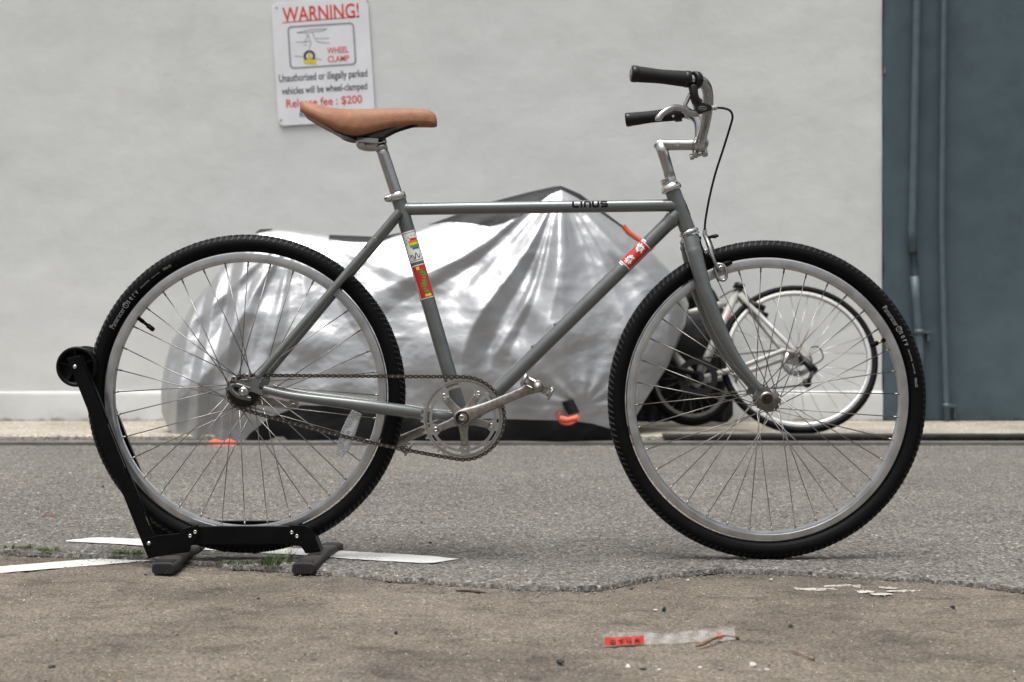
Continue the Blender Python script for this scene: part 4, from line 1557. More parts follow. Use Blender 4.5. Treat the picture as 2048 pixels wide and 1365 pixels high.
# --- brake lever on the near side
lev = node_empty('brake_lever', bike, P(1395, 195, 0.25))
mb = MB()
cc = P(1391, 161, 0.262)
axg = (P(1400, 162, 0.252) - P(1378, 160, 0.268)).normalized()
mb.lathe([(0.0112, -0.0075), (0.0165, -0.0075), (0.0178, -0.005), (0.0178, 0.005), (0.0165, 0.0075), (0.0112, 0.0075)], cc, axg, 24)
sweep(mb, [(P(1386, 173, 0.270), 0.010), (P(1388, 188, 0.274), 0.0085), (P(1391, 200, 0.272), 0.0095), (P(1398, 208, 0.268), 0.0105)], 4, 12)
b0 = P(1400, 214, 0.268)
ol = [((P(x, y, 0.268) - b0).x, (P(x, y, 0.268) - b0).z) for x, y in ((1377, 186), (1384, 183), (1391, 187), (1400, 205), (1420, 211), (1424, 217), (1420, 223), (1398, 229), (1391, 226), (1387, 212))]
mb.prism(ol, b0, (1, 0, 0), (0, 0, 1), 0.020)
mb.build('lever_body', M['black'], lev, bevel=0.003)
mb = MB()
mb.lathe([(0.0072, 0.0), (0.0078, 0.0006), (0.0085, 0)], P(1405, 217, 0.2783), (0, -1, 0), 24)
mb.box(P(1405, 217, 0.2786), (0.009, 0.0006, 0.0028))
eo = mb.build('lever_badge', M['dull_alloy'], lev)
eo.scale = (1, 1, 0.48)
mb = MB()
sweep(mb, [(P(1395, 227, 0.268), 0.0065), (P(1378, 226, 0.285), 0.0062), (P(1362, 217, 0.300), 0.0055), (P(1345, 216, 0.315), 0.0052), (P(1328, 225, 0.325), 0.0052), (P(1318, 236, 0.328), 0.0062), (P(1317, 242, 0.328), 0.0056)], 6, 12, flat=1.15)
sweep(mb, [(P(1380, 224, 0.268), 0.0060), (P(1370, 214, 0.270), 0.0046), (P(1374, 202, 0.270), 0.0042), (P(1380, 190, 0.270), 0.0042)], 5, 10)
mb.build('lever_blade', M['alloy'], lev)
mb = MB()
adir = (P(1435, 215, 0.262) - P(1420, 217, 0.268)).normalized()
mb.lathe([(0.0, 0), (0.0052, 0), (0.0052, 0.005), (0.0040, 0.0055), (0.0040, 0.007), (0.0055, 0.0075), (0.0055, 0.013), (0.0035, 0.0145), (0.0, 0.0145)], P(1421, 217, 0.267), adir, 12, smooth=False)
mb.build('barrel_adjuster', M['steel_bolt'], lev)
mb = MB()
cab = [(P(1432, 216, 0.262), 0.0024), (P(1447, 217, 0.245), 0.0024), (P(1460, 222, 0.22), 0.0024), (P(1465, 234, 0.20), 0.0024), (P(1460, 255, 0.175), 0.0024), (P(1446, 300, 0.13), 0.0024), (P(1430, 350, 0.09), 0.0024),
       (P(1418, 400, 0.055), 0.0024), (P(1411, 440, 0.03), 0.0024), (P(1409.5, 459, 0.022), 0.0024)]
sweep(mb, cab, 7, 10)
mb.build('brake_cable', M['black'], bike)
# far side lever clamp with its small bolt
mb = MB()
mb.lathe([(0.0112, -0.008), (0.0185, -0.008), (0.0195, -0.006), (0.0195, 0.006), (0.0185, 0.008), (0.0112, 0.008)], P(1356, 227.7, -0.255), ax2, 24)
mb.build('lock_collar', M['black'], bike)
mb = MB()
mb.disc(P(1346, 233, -0.236), (0, -1, 0), 0.003, 0.003, 10)
mb.build('collar_bolt', M['steel_bolt'], g2)

# --- fork
mb = MB()
blade = [((1381, 478), 0.030, 0.0165), ((1387, 500), 0.038, 0.0172), ((1391, 514), 0.042, 0.0170), ((1409, 580), 0.050, 0.0158), ((1416, 599), 0.051, 0.0156), ((1439, 657), 0.052, 0.0148), ((1471, 716), 0.053, 0.0112), ((1505, 760), 0.054, 0.0084), ((1521, 779), 0.054, 0.0072)]
for s_ in (1, -1):
    ct = []
    for (x, y), o_, r_ in blade:
        p_ = P(x, y, o_)
        ct.append((Vector((p_.x, s_ * p_.y, p_.z)), r_))
    sweep(mb, ct, 5, 20)
mb.tube([P(1383, 484, 0.034), P(1383, 483, 0.0), P(1383, 484, -0.034)], [0.0165, 0.0185, 0.0165], 20)
mb.tube([P(1379, 470), P(1385, 486)], [0.0195, 0.0185], 24)
b0 = P(1528, 788, 0.055)
ol = [((P(x, y, 0.055) - b0).x, (P(x, y, 0.055) - b0).z) for x, y in ((1513, 781), (1516, 772), (1526, 775), (1534, 772), (1541, 780), (1547, 790), (1546, 802), (1540, 808), (1530, 810), (1524, 804), (1522, 794), (1508, 792))]
for s_ in (1, -1):
    mb.prism(ol, Vector((b0.x, s_ * b0.y, b0.z)), (1, 0, 0), (0, 0, 1), 0.005)
fk = mb.build('fork', M['grey_paint'], bike)
mod = fk.modifiers.new('edge', 'EDGE_SPLIT'); mod.split_angle = R(50)
mb = MB()
mb.lathe([(0.0, 0.0005), (0.0155, 0.0005), (0.0158, 0.0025), (0.0, 0.0028)], P(1533.5, 798.5, 0.0575), (0, -1, 0), 28)
mb.build('axle_washer', M['dull_alloy'], wf)
mb = MB()
mb.lathe([(0.0, 0.020), (0.0045, 0.020), (0.0052, 0.018), (0.0052, 0.011), (0.0095, 0.011), (0.0105, 0.009), (0.0105, 0.004), (0.0122, 0.0035), (0.0122, 0.0), (0.0, 0.0)], P(1534, 798, 0.0602), (0, -1, 0), 12, smooth=False)
mb.build('axle_nut', M['rust_steel'], wf)
# --- front brake caliper
cal = node_empty('brake_caliper', bike, P(1415, 500))
mb = MB()
ANC = P(1394, 500, 0.0)
sweep(mb, [(P(1409, 470, 0.016), 0.0055), (P(1414, 480, 0.020), 0.0062), (P(1420, 497, 0.030), 0.0068), (P(1425, 515, 0.036), 0.006), (P(1432, 530, 0.034), 0.006), (P(1440, 541, 0.030), 0.0075)], 5, 12, flat=0.8)
sweep(mb, [(P(1411, 470, -0.004), 0.005), (P(1417, 482, -0.016), 0.006), (P(1423, 500, -0.030), 0.0065), (P(1432, 528, -0.034), 0.006), (P(1440, 541, -0.03), 0.007)], 5, 12)
mb.build('brake_arm', M['alloy'], cal)
mb = MB()
q = catmull([P(x, y, 0.033) for x, y in ((1431, 529), (1445, 530), (1452, 540), (1452, 556), (1446, 561), (1436, 556), (1430, 540), (1431, 529))], 5)
mb.tube([Vector(p_) for p_ in q], 0.0036, 8)
mb.disc(P(1441, 538, 0.026), (0, -1, 0), 0.0062, 0.013, 12, bev=0.0015)
mb.build('pad_carrier', M['alloy'], cal)
mb = MB()
sweep(mb, [(P(1428, 537, 0.022), 0.0058), (P(1440, 533, 0.023), 0.0066), (P(1455, 527, 0.022), 0.006), (P(1464, 525, 0.021), 0.0035)], 4, 10)
mb.build('brake_pad', M['rubber'], cal)
mb = MB()
sweep(mb, [(P(1428, 537, -0.022), 0.0058), (P(1440, 533, -0.023), 0.0066), (P(1464, 525, -0.021), 0.0035)], 4, 10)
mb.build('brake_pad', M['rubber'], cal)
mb = MB()
sweep(mb, [(P(1399, 474, 0.008), 0.004), (P(1398, 488, 0.012), 0.0055), (P(1404, 505, 0.016), 0.0062), (P(1409, 520, 0.014), 0.0045)], 5, 10)
sweep(mb, [(P(1412, 478, 0.012), 0.0035), (P(1422, 474, 0.018), 0.0035), (P(1432, 473, 0.02), 0.0052), (P(1434, 475, 0.02), 0.0048)], 4, 10)
mb.build('return_spring', M['dark_metal'], cal)
mb = MB()
mb.disc(P(1411, 504, 0.017), (0, -1, 0), 0.0052, 0.010, 12, bev=0.001)
mb.disc(P(1398, 481, 0.010), (0, -1, 0), 0.003, 0.006, 10)
mb.lathe([(0.0, 0), (0.0052, 0), (0.0048, 0.009), (0.0038, 0.010), (0.0038, 0.013), (0, 0.013)], P(1409.5, 470, 0.018), (0, 0, 1), 12, smooth=False)
mb.build('caliper_bolt', M['steel_bolt'], cal)
mb = MB()
mb.tube([P(1372, 497, 0.0), P(1359, 497, 0.0)], 0.004, 10)
mb.lathe([(0.0, 0), (0.0072, 0), (0.0072, 0.006), (0.0, 0.006)], P(1367, 497, 0.0), (-1, 0, 0), 6, smooth=False)
mb.build('mounting_nut', M['steel_bolt'], cal)

# --- head badge
hdn = Vector((hd.z, 0, -hd.x)) if hd.z > 0 else -Vector((hd.z, 0, -hd.x))   # points forward (+x)
hc = HTa.lerp(HTb, 0.47)
for nm, ru, rv, dr, mt in (('badge_rim', 0.0185, 0.78, 0.0006, M['white_print']), ('head_badge', 0.0165, 0.70, 0.0010, M['decal'])):
    mb = MB()
    vs_, fs_ = [], []
    k = 28
    vs_.append(hc + hdn * (0.0172 + dr))
    for ring in (0.35, 0.7, 1.0):
        for j in range(k):
            a = 2 * PI * j / k
            al = rv * math.sin(a) * ring
            pos = hc + hd * (ru * math.cos(a) * ring) + (hdn * math.cos(al) + Vector((0, -1, 0)) * math.sin(al)) * (0.0172 + dr)
            vs_.append(pos)
    for j in range(k):
        fs_.append((0, 1 + j, 1 + (j + 1) % k))
        for rg in range(2):
            fs_.append((1 + rg * k + j, 1 + rg * k + (j + 1) % k, 1 + (rg + 1) * k + (j + 1) % k, 1 + (rg + 1) * k + j))
    mb.add(vs_, fs_, 0, True)
    mb.build(nm, mt, frame)


def cyl(a, b_, r_, u, ang):
    """point on a tube: u metres from a towards b_, ang from the lens-facing side towards 'up'"""
    a, b_ = Vector(a), Vector(b_)
    d = (b_ - a).normalized()
    up = Vector((-d.z, 0, d.x))
    if up.z < 0: up = -up
    return a + d * u + (Vector((0, -1, 0)) * math.cos(ang) + up * math.sin(ang)) * r_


def patch(mb_, a, b_, r_, u0, u1, a0, a1, mat=0, nu=2, na=10):
    vs_, fs_ = [], []
    for i in range(nu + 1):
        for j in range(na + 1):
            vs_.append(cyl(a, b_, r_, u0 + (u1 - u0) * i / nu, a0 + (a1 - a0) * j / na))
    for i in range(nu):
        for j in range(na):
            fs_.append((i * (na + 1) + j, i * (na + 1) + j + 1, (i + 1) * (na + 1) + j + 1, (i + 1) * (na + 1) + j))
    mb_.add(vs_, fs_, mat, True)


def stroke(mb_, a, b_, r_, pts, wd, mat=0):
    """pts (u, arc) in metres on the tube's surface, a band of width wd"""
    pts = [Vector((p_[0], p_[1], 0)) for p_ in pts]
    fine_ = []
    for p_, q_ in zip(pts[:-1], pts[1:]):
        n_ = max(1, int((q_ - p_).length / 0.0012))
        fine_ += [p_.lerp(q_, i / n_) for i in range(n_)]
    fine_.append(pts[-1])
    vs_, fs_ = [], []
    for i, p_ in enumerate(fine_):
        tg = (fine_[min(i + 1, len(fine_) - 1)] - fine_[max(i - 1, 0)]).normalized()
        n_ = Vector((-tg.y, tg.x, 0)) * wd / 2
        for e in (-1, 0, 1):
            s__ = p_ + n_ * e
            vs_.append(cyl(a, b_, r_, s__.x, s__.y / r_))
    for i in range(len(fine_) - 1):
        for k_ in range(2):
            fs_.append((i * 3 + k_, i * 3 + k_ + 1, (i + 1) * 3 + k_ + 1, (i + 1) * 3 + k_))
    mb_.add(vs_, fs_, mat, True)


# maker's name on the top tube
mb = MB()
rt = 0.0134 + 0.0004
s0 = (P(1145, 414, 0.0134) - TTa).dot((TTb - TTa).normalized())
hh, lw, ww = 0.0165, 0.0046, 0.0152
yb = -0.0035


def let(x0, pls):
    for pl in pls:
        stroke(mb, TTa, TTb, rt, [(s0 + x0 + p_[0] * ww, yb + lw / 2 + p_[1] * (hh - lw)) for p_ in pl], lw)


let(0.000, [[(0.1, 1.15), (0.1, 0.12), (0.2, 0.0), (0.95, 0.0)]])
let(0.0195, [[(0.0, -0.15), (0.0, 1.15)]])
let(0.0255, [[(0.1, -0.15), (0.1, 0.8), (0.22, 1.0), (0.72, 1.0), (0.86, 0.8), (0.86, -0.15)]])
let(0.0430, [[(0.1, 1.15), (0.1, 0.2), (0.22, 0.0), (0.75, 0.0), (0.88, 0.2), (0.88, 1.15)]])
let(0.0610, [[(0.95, 1.0), (0.25, 1.0), (0.12, 0.88), (0.12, 0.62), (0.25, 0.5), (0.8, 0.5), (0.92, 0.38), (0.92, 0.12), (0.8, 0.0), (0.1, 0.0)]])
mb.build('maker_lettering', M['decal'], frame)
# stickers (plain stand-ins)
sdv = (BBp - ST).normalized()
rs = 0.0160


def us(y): return (P(797 + 0.288 * (y - 398), y, 0.016) - ST).dot(sdv)


mats_st = [M['st_white'], M['decal'], M['st_red'], M['st_orange'], M['st_yellow'], M['st_green'], M['st_blue']]
u0, u1 = us(463), us(524)
A0, A1 = -1.05, 1.15      # up is towards the front of the bicycle here
mb = MB()
patch(mb, ST, BBp, rs + 0.0003, u0, u1, A0, A1, 0, 12, 20)
for (ua, ub, aa, ab) in ((u0 + 0.003, u0 + 0.004, A0 + 0.08, A1), (u1 - 0.004, u1 - 0.003, A0 + 0.08, A1), (u0 + 0.003, u1 - 0.003, A0 + 0.08, A0 + 0.15)):
    patch(mb, ST, BBp, rs + 0.0005, ua, ub, aa, ab, 1, 8, 16)
sgn_up = 1 if cyl(ST, BBp, rs, 0, 1.0).x > ST.x else -1
uc, ac = u0 + (u1 - u0) * 0.42, 0.45
rad = 0.0125
for i in range(5):
    v0, v1 = -1 + 2 * i / 5, -1 + 2 * (i + 1) / 5
    vm = (v0 + v1) / 2
    hw_ = math.sqrt(1 - min(0.97, abs(vm)) ** 2) * rad
    patch(mb, ST, BBp, rs + 0.0006, uc + v0 * rad, uc + v1 * rad, ac - hw_ / rs, min(A1, ac + hw_ / rs), (2, 3, 4, 5, 6)[i], 2, 10)
for j in range(9):
    th = R(100 + 24 * j)
    ca, sa = math.cos(th), math.sin(th)
    stroke(mb, ST, BBp, rs + 0.0006, [(uc - ca * rad * 1.3 * -1, ac * rs + sa * rad * -1.3), (uc + ca * rad * 1.6, ac * rs - sa * rad * 1.6)] if abs((ac * rs - sa * rad * 1.6) / rs) < 1.0 else [(uc, ac * rs), (uc + 0.0001, ac * rs)], 0.0011, 1)
ang = [(u1 - 0.006 - 0.010 * math.sin(i * 0.55) ** 2 - (0.004 if i % 4 < 2 else 0), -0.012 + i * 0.0019) for i in range(14)]
stroke(mb, ST, BBp, rs + 0.0006, ang, 0.0014, 1)
ang = [(u1 - 0.012 - 0.006 * math.cos(i * 0.7), -0.011 + i * 0.0018) for i in range(9)]
stroke(mb, ST, BBp, rs + 0.0006, ang, 0.0012, 1)
tag(mb.build('sticker', mats_st, frame), 'white sticker with a rainbow striped round patch on the seat tube')
u0, u1 = us(530), us(597)
mb = MB()
patch(mb, ST, BBp, rs + 0.0003, u0, u1, -0.95, 1.15, 0, 12, 20)
patch(mb, ST, BBp, rs + 0.0005, u0 + 0.002, u1 - 0.002, -0.85, 1.12, 2, 12, 20)
for i in range(9):
    f0 = 0.16 + 0.08 * i
    hw_ = 0.0038 + 0.0016 * math.sin(i * 1.7)
    ce = 0.0045 + 0.0035 * math.sin(i * 0.8)
    patch(mb, ST, BBp, rs + 0.0006, u0 + (u1 - u0) * f0, u0 + (u1 - u0) * (f0 + 0.074), (ce - hw_) / rs, (ce + hw_) / rs, 5, 2, 6)
    stroke(mb, ST, BBp, rs + 0.00075, [(u0 + (u1 - u0) * (f0 + 0.01), ce - hw_), (u0 + (u1 - u0) * (f0 + 0.05), ce), (u0 + (u1 - u0) * (f0 + 0.02), ce + hw_)], 0.0008, 1)
patch(mb, ST, BBp, rs + 0.0007, u0 + 0.004, u0 + 0.011, -0.28, 0.12, 4, 2, 6)
patch(mb, ST, BBp, rs + 0.0007, u1 - 0.009, u1 - 0.004, -0.1, 0.75, 4, 2, 6)
tag(mb.build('sticker', mats_st, frame), 'red sticker with a green figure-like band on the seat tube')
dtd = (DTb - DTa).normalized()
rd = 0.0160
ua = (P(1291, 491, 0.016) - DTa).dot(dtd)
ub = (P(1252, 529, 0.016) - DTa).dot(dtd)
mb = MB()
patch(mb, DTa, DTb, rd + 0.0003, ua - 0.003, ub + 0.003, -0.85, 1.25, 0, 12, 20)
patch(mb, DTa, DTb, rd + 0.0005, ua - 0.001, ub + 0.001, -0.78, 1.2, 2, 12, 20)
rr_ = random.Random(11)
for cu_, ca_ in ((ua + 0.012, 0.006), (ub - 0.012, 0.004)):
    for i in range(16):
        an = 2 * PI * i / 16 + rr_.uniform(-0.2, 0.2)
        ln = rr_.uniform(0.006, 0.0125)
        stroke(mb, DTa, DTb, rd + 0.0006, [(cu_, ca_), (cu_ + math.cos(an) * ln * 0.6, ca_ + math.sin(an) * ln * 0.6 + 0.001), (cu_ + math.cos(an + 0.35) * ln, ca_ + math.sin(an + 0.35) * ln)], rr_.uniform(0.002, 0.0034), 0)
    for i in range(8):
        an = rr_.uniform(0, 6.28)
        ln = rr_.uniform(0.003, 0.008)
        stroke(mb, DTa, DTb, rd + 0.0008, [(cu_ + rr_.uniform(-0.004, 0.004), ca_ + rr_.uniform(-0.004, 0.004)), (cu_ + math.cos(an) * ln, ca_ + math.sin(an) * ln)], 0.0006, 1)
for e_ in (ua - 0.004, ub + 0.004):
    patch(mb, DTa, DTb, rd + 0.0004, e_ - 0.004, e_ + 0.004, 0.35, 1.15, 0, 3, 8)
    stroke(mb, DTa, DTb, rd + 0.0006, [(e_ - 0.002, 0.007), (e_ + 0.002, 0.010), (e_ - 0.001, 0.014), (e_ + 0.002, 0.017)], 0.0008, 1)
tag(mb.build('sticker', mats_st, frame), 'red sticker with white burst shapes on the down tube')


# --- drivetrain
def polar_plate(mb_, ctr, n_, bands, thick, mat=0):
    """bands: list of (r0(theta), r1(theta), mask(theta)); extruded plate in the XZ plane"""
    ctr = Vector(ctr)
    for r0f, r1f, mk_ in bands:
        on = [mk_((i + 0.5) / n_ * 2 * PI) for i in range(n_)]
        for i in range(n_):
            if not on[i]: continue
            t0, t1 = 2 * PI * i / n_, 2 * PI * (i + 1) / n_
            cs_ = [(r0f(t0), t0), (r1f(t0), t0), (r1f(t1), t1), (r0f(t1), t1)]
            vs_ = [ctr + Vector((r_ * math.cos(t_), s__ * thick / 2, r_ * math.sin(t_))) for s__ in (-1, 1) for r_, t_ in cs_]
            fs_ = [(0, 1, 2, 3), (7, 6, 5, 4), (1, 5, 6, 2), (0, 3, 7, 4)]
            if not on[i - 1]: fs_.append((0, 4, 5, 1))
            if not on[(i + 1) % n_]: fs_.append((3, 2, 6, 7))
            mb_.add(vs_, fs_, mat)


CH = 0.046
CC = P(926, 837, CH)
CG = P(489.5, 785, CH)
NT, NG = 44, 18
RP2 = 0.0127 / (2 * math.sin(PI / NT))
RP1 = 0.0127 / (2 * math.sin(PI / NG))
BOLT = [58 + 72 * i for i in range(5)]
crank = node_empty('crankset', bike, CC)


def tooth(np_, rp, hi, lo, ph=0.0):
    def f_(t_):
        s__ = ((t_ - ph) / (2 * PI) * np_) % 1.0
        d_ = abs(s__ - 0.5) * 2
        return rp + (hi if d_ < 0.22 else (lo if d_ > 0.62 else hi + (lo - hi) * (d_ - 0.22) / 0.40))
    return f_


def bolt_near(t_):
    return min(abs(((math.degrees(t_) - b__ + 180) % 360) - 180) for b__ in BOLT)


def inner_r(t_):
    d_ = bolt_near(t_)
    if d_ < 7: return 0.0535
    if d_ < 13: return 0.0535 + (0.0665 - 0.0535) * (0.5 - 0.5 * math.cos(PI * (d_ - 7) / 6))
    return 0.0665


mb = MB()
polar_plate(mb, CC, 44 * 8, [(inner_r, lambda t_: 0.0725, lambda t_: True), (lambda t_: 0.0725, lambda t_: 0.0772, lambda t_: bolt_near(t_) < 7 or bolt_near(t_) > 33),
                             (lambda t_: 0.0772, tooth(NT, RP2, 0.0028, -0.0042), lambda t_: True)], 0.003)
mb.build('chainring', M['ring_alloy'], crank)
mb = MB()
mb.lathe([(0.0790, -0.0018), (0.0806, -0.0022), (0.0825, -0.0018)], CC, (0, 1, 0), 96)
mb.build('ring_step', M['dull_alloy'], crank)
# spider and crank arms
mb = MB()
for ba in BOLT:
    a = R(ba)
    d_ = Vector((math.cos(a), 0, math.sin(a)))
    s__ = Vector((-math.sin(a), 0, math.cos(a)))
    pr = [(0.010, 0.0125), (0.03, 0.0088), (0.052, 0.0082), (0.058, 0.0080), (0.058, -0.0080), (0.052, -0.0082), (0.03, -0.0088), (0.010, -0.0125)]
    mb.prism([(p_[0], p_[1]) for p_ in pr], CC + Vector((0, -0.0045, 0)), d_, s__, 0.008)
mb.build('spider', M['dull_alloy'], crank, bevel=0.0025)


def crank_arm(cx, end, s_, y0, y1):
    """near arm s_=1"""
    mb_ = MB()
    cx, end = Vector(cx), Vector(end)
    d_ = (end - cx); L_ = d_.length; d_.normalize()
    sd_ = Vector((-d_.z, 0, d_.x))
    rows_ = [(-0.019, 0.004, 0.006), (-0.0165, 0.011, 0.0095), (-0.010, 0.0165, 0.0105), (0.0, 0.0188, 0.011), (0.012, 0.0178, 0.011), (0.03, 0.0142, 0.0095), (0.06, 0.0112, 0.0078), (0.11, 0.0100, 0.0068), (0.145, 0.0105, 0.0068),
             (L_ - 0.012, 0.0128, 0.0075), (L_, 0.0135, 0.0078), (L_ + 0.009, 0.0105, 0.007), (L_ + 0.013, 0.004, 0.005)]
    vs_, fs_ = [], []
    m_ = 16
    for (u, hw_, ht_) in rows_:
        f_ = min(1, max(0, u / L_))
        cy_ = y0 + (y1 - y0) * f_
        for j in range(m_):
            a = 2 * PI * j / m_
            cc_, ss_ = math.cos(a), math.sin(a)
            e = 0.55
            vs_.append(Vector((cx.x, 0, cx.z)) + d_ * u + sd_ * (hw_ * abs(cc_) ** e * (1 if cc_ > 0 else -1)) + Vector((0, cy_ + ht_ * abs(ss_) ** e * (1 if ss_ > 0 else -1), 0)))
    for i in range(len(rows_) - 1):
        for j in range(m_):
            k_ = (j + 1) % m_
            fs_.append((i * m_ + j, i * m_ + k_, (i + 1) * m_ + k_, (i + 1) * m_ + j))
    fs_.append(tuple(range(m_))); fs_.append(tuple(reversed([(len(rows_) - 1) * m_ + j for j in range(m_)])))
    mb_.add(vs_, fs_, 0, True)
    o_ = mb_.build('crank_arm', M['dull_alloy'], crank)
    md = o_.modifiers.new('edge', 'EDGE_SPLIT'); md.split_angle = R(48)
    return o_


C0 = P(925, 835, 0.055)
PN = P(1074, 772, 0.083)
vec = Vector((PN.x - C0.x, 0, PN.z - C0.z))
crank_arm(Vector((C0.x, 0, C0.z)), Vector((C0.x, 0, C0.z)) + vec, 1, -0.064, -0.083)
cf = Vector((C0.x - 0.001, 0, C0.z + 0.002))
crank_arm(cf, cf - vec * 0.985, -1, 0.055, 0.078)
mb = MB()
cb_ = P(924, 836, 0.076)
mb.lathe([(0.0145, -0.002), (0.0145, 0.0005), (0.0135, 0.0015), (0.0118, 0.0012), (0.011, -0.001), (0.0075, -0.0015), (0.0, -0.0015)], cb_, (0, -1, 0), 28)
mb.build('crank_cap', M['black'], crank)
mb = MB()
mb.lathe([(0.0025, 0.0015), (0.0055, 0.002), (0.0065, 0.001), (0.0068, -0.002), (0.0, -0.002)], cb_, (0, -1, 0), 12, smooth=False)
mb.build('crank_bolt', M['steel_bolt'], crank)
for ba in BOLT:
    a = R(ba)
    mb = MB()
    pp = CC + Vector((math.cos(a) * 0.0632, -0.0015, math.sin(a) * 0.0632))
    mb.lathe([(0.0022, 0.0022), (0.0032, 0.004), (0.0046, 0.0036), (0.0056, 0.0015), (0.0056, 0.0), (0.0, 0.0), (0.0, 0.0018), (0.0022, 0.0022)], pp, (0, -1, 0), 16)
    mb.build('chainring_bolt', M['steel_bolt'], crank)


# pedals
def pedal(c0, s_):
    c0 = Vector(c0)
    pd = node_empty('pedal', bike, c0)
    til = R(-27)
    u = Vector((math.cos(til), 0, math.sin(til)))
    v = Vector((-math.sin(til), 0, math.cos(til)))
    o_ = Vector((0, -s_, 0))
    mb_ = MB()
    mb_.lathe([(0.0, 0.052), (0.0055, 0.0505), (0.0095, 0.046), (0.0118, 0.040), (0.0125, 0.034), (0.0128, 0.028), (0.0095, 0.02), (0.0085, -0.03), (0.0065, -0.045), (0.0, -0.045)], c0, o_, 24)
    for sg in (-1, 1):   # body wings
        mb_.box(c0 + o_ * 0.025 + u * (0.014 * sg), (0.016, 0.012, 0.012), rot=Matrix.Rotation(-til, 3, 'Y'))
    mb_.build('pedal_body', M['dull_alloy'], pd)
    for sg in (-1, 1):
        mb_ = MB()
        # serrated side plate running along the axle
        tl = []
        n_ = 14
        for i in range(n_ + 1):
            tl.append((-0.040 + 0.080 * i / n_, 0.0120 + (0.0022 if i % 2 else 0)))
        ol_ = tl + [(x_, -y_) for x_, y_ in reversed(tl)]
        mb_.prism(ol_, c0 + u * (0.031 * sg), o_, v, 0.0026)
        mb_.build('pedal_cage', M['dull_alloy'], pd)
    for e in (-0.036, 0.036):
        mb_ = MB()
        for vv_ in (-0.0072, 0.0072):
            mb_.tube([c0 + o_ * e + u * -0.031 + v * vv_, c0 + o_ * e + u * 0.031 + v * vv_], 0.0017, 8)
        for sg in (-1, 1):
            mb_.tube([c0 + o_ * e + u * 0.0312 * sg + v * -0.012, c0 + o_ * e + u * 0.0312 * sg + v * 0.012], 0.0030, 8)
        mb_.build('cage_bar', M['alloy'], pd)
    return pd


pc = Vector((C0.x, 0, C0.z)) + vec
pedal(Vector((pc.x, -0.128, pc.z + 0.001)), 1)
pf = cf - vec * 0.985
pedal(Vector((pf.x + 0.002, 0.122, pf.z - 0.004)), -1)

# sprocket, lock ring, axle nut
mb = MB()
polar_plate(mb, CG, 18 * 10, [(lambda t_: 0.022, tooth(NG, RP1, 0.0024, -0.0042), lambda t_: True)], 0.003)
mb.build('sprocket', M['chain'], wr)
mb = MB()
mb.lathe([(0.0, 0.009), (0.026, 0.009), (0.030, 0.006), (0.0305, 0.0), (0.0305, -0.012), (0.0, -0.012)], CG, (0, -1, 0), 40)
mb.build('hub_cover', M['black'], wr)
mb = MB()
an = P(487, 783.5, OFFD + 0.003)
mb.lathe([(0.0, 0.001), (0.0098, 0.001), (0.0098, 0.0035), (0.0, 0.0035)], an, (0, -1, 0), 28)
mb.lathe([(0.0, 0.0035), (0.0078, 0.0035), (0.0080, 0.0085), (0.0062, 0.0115), (0.0, 0.0115)], an, (0, -1, 0), 6, smooth=False)
mb.lathe([(0.0, 0.0115), (0.0042, 0.0115), (0.0040, 0.0155), (0.0022, 0.0178), (0.0, 0.018)], an, (0, -1, 0), 16)
mb.build('axle_nut', M['steel_bolt'], wr)
# coaster brake arm clipped under the far chain stay
mb = MB()
ol = [(P(x, y, -0.058).x - P(540, 805, -0.058).x, P(x, y, -0.058).z - P(540, 805, -0.058).z) for x, y in ((505, 785), (520, 792), (575, 803), (592, 806), (594, 815), (586, 819), (560, 817), (500, 806))]
mb.prism(ol, P(540, 805, -0.058), (1, 0, 0), (0, 0, 1), 0.003)
ba_ = mb.build('coaster_arm', M['dull_alloy'], bike)
mb = MB()
mb.prism([(-0.010, -0.012), (0.010, -0.012), (0.010, 0.016), (-0.010, 0.016)], P(588, 808, -0.052), (1, 0, 0), (0, 0, 1), 0.004)
mb.lathe([(0.0025, 0.004), (0.005, 0.005), (0.0062, 0.0035), (0.0062, 0.0), (0, 0.0), (0, 0.002), (0.0025, 0.002)], P(587, 812, -0.050), (0, -1, 0), 16)
mb.build('arm_clip', M['dull_alloy'], bike)

# chain: every link its own piece
dv = CG - CC
Lc = math.hypot(dv.x, dv.z)
al = math.atan2(-dv.z, -dv.x)
ph = math.asin((RP2 - RP1) / Lc)
tn, bn = al + PI / 2 + ph, al - PI / 2 - ph


def cpt(c_, r_, a): return Vector((c_.x + r_ * math.cos(a), c_.y, c_.z + r_ * math.sin(a)))


path = []
for i in range(200): path.append(cpt(CG, RP1, tn).lerp(cpt(CC, RP2, tn), i / 200))
for i in range(400): path.append(cpt(CC, RP2, tn + (bn - tn) * i / 400))
a_, b_ = cpt(CC, RP2, bn), cpt(CG, RP1, bn)
for i in range(200):
    t_ = i / 200
    path.append(a_.lerp(b_, t_) - Vector((0, 0, 0.0075 * 4 * t_ * (1 - t_))))
for i in range(200): path.append(cpt(CG, RP1, bn + (tn - 2 * PI - bn) * i / 200))
path.append(path[0])
seg = [0.0]
for p_, q_ in zip(path[:-1], path[1:]): seg.append(seg[-1] + (q_ - p_).length)
NL = int(round(seg[-1] / 0.0127 / 2)) * 2
pit = seg[-1] / NL
pos = []
for i in range(NL):
    s__ = i * pit
    pos.append(Vector([float(np.interp(s__, seg, [p_[c] for p_ in path])) for c in range(3)]))


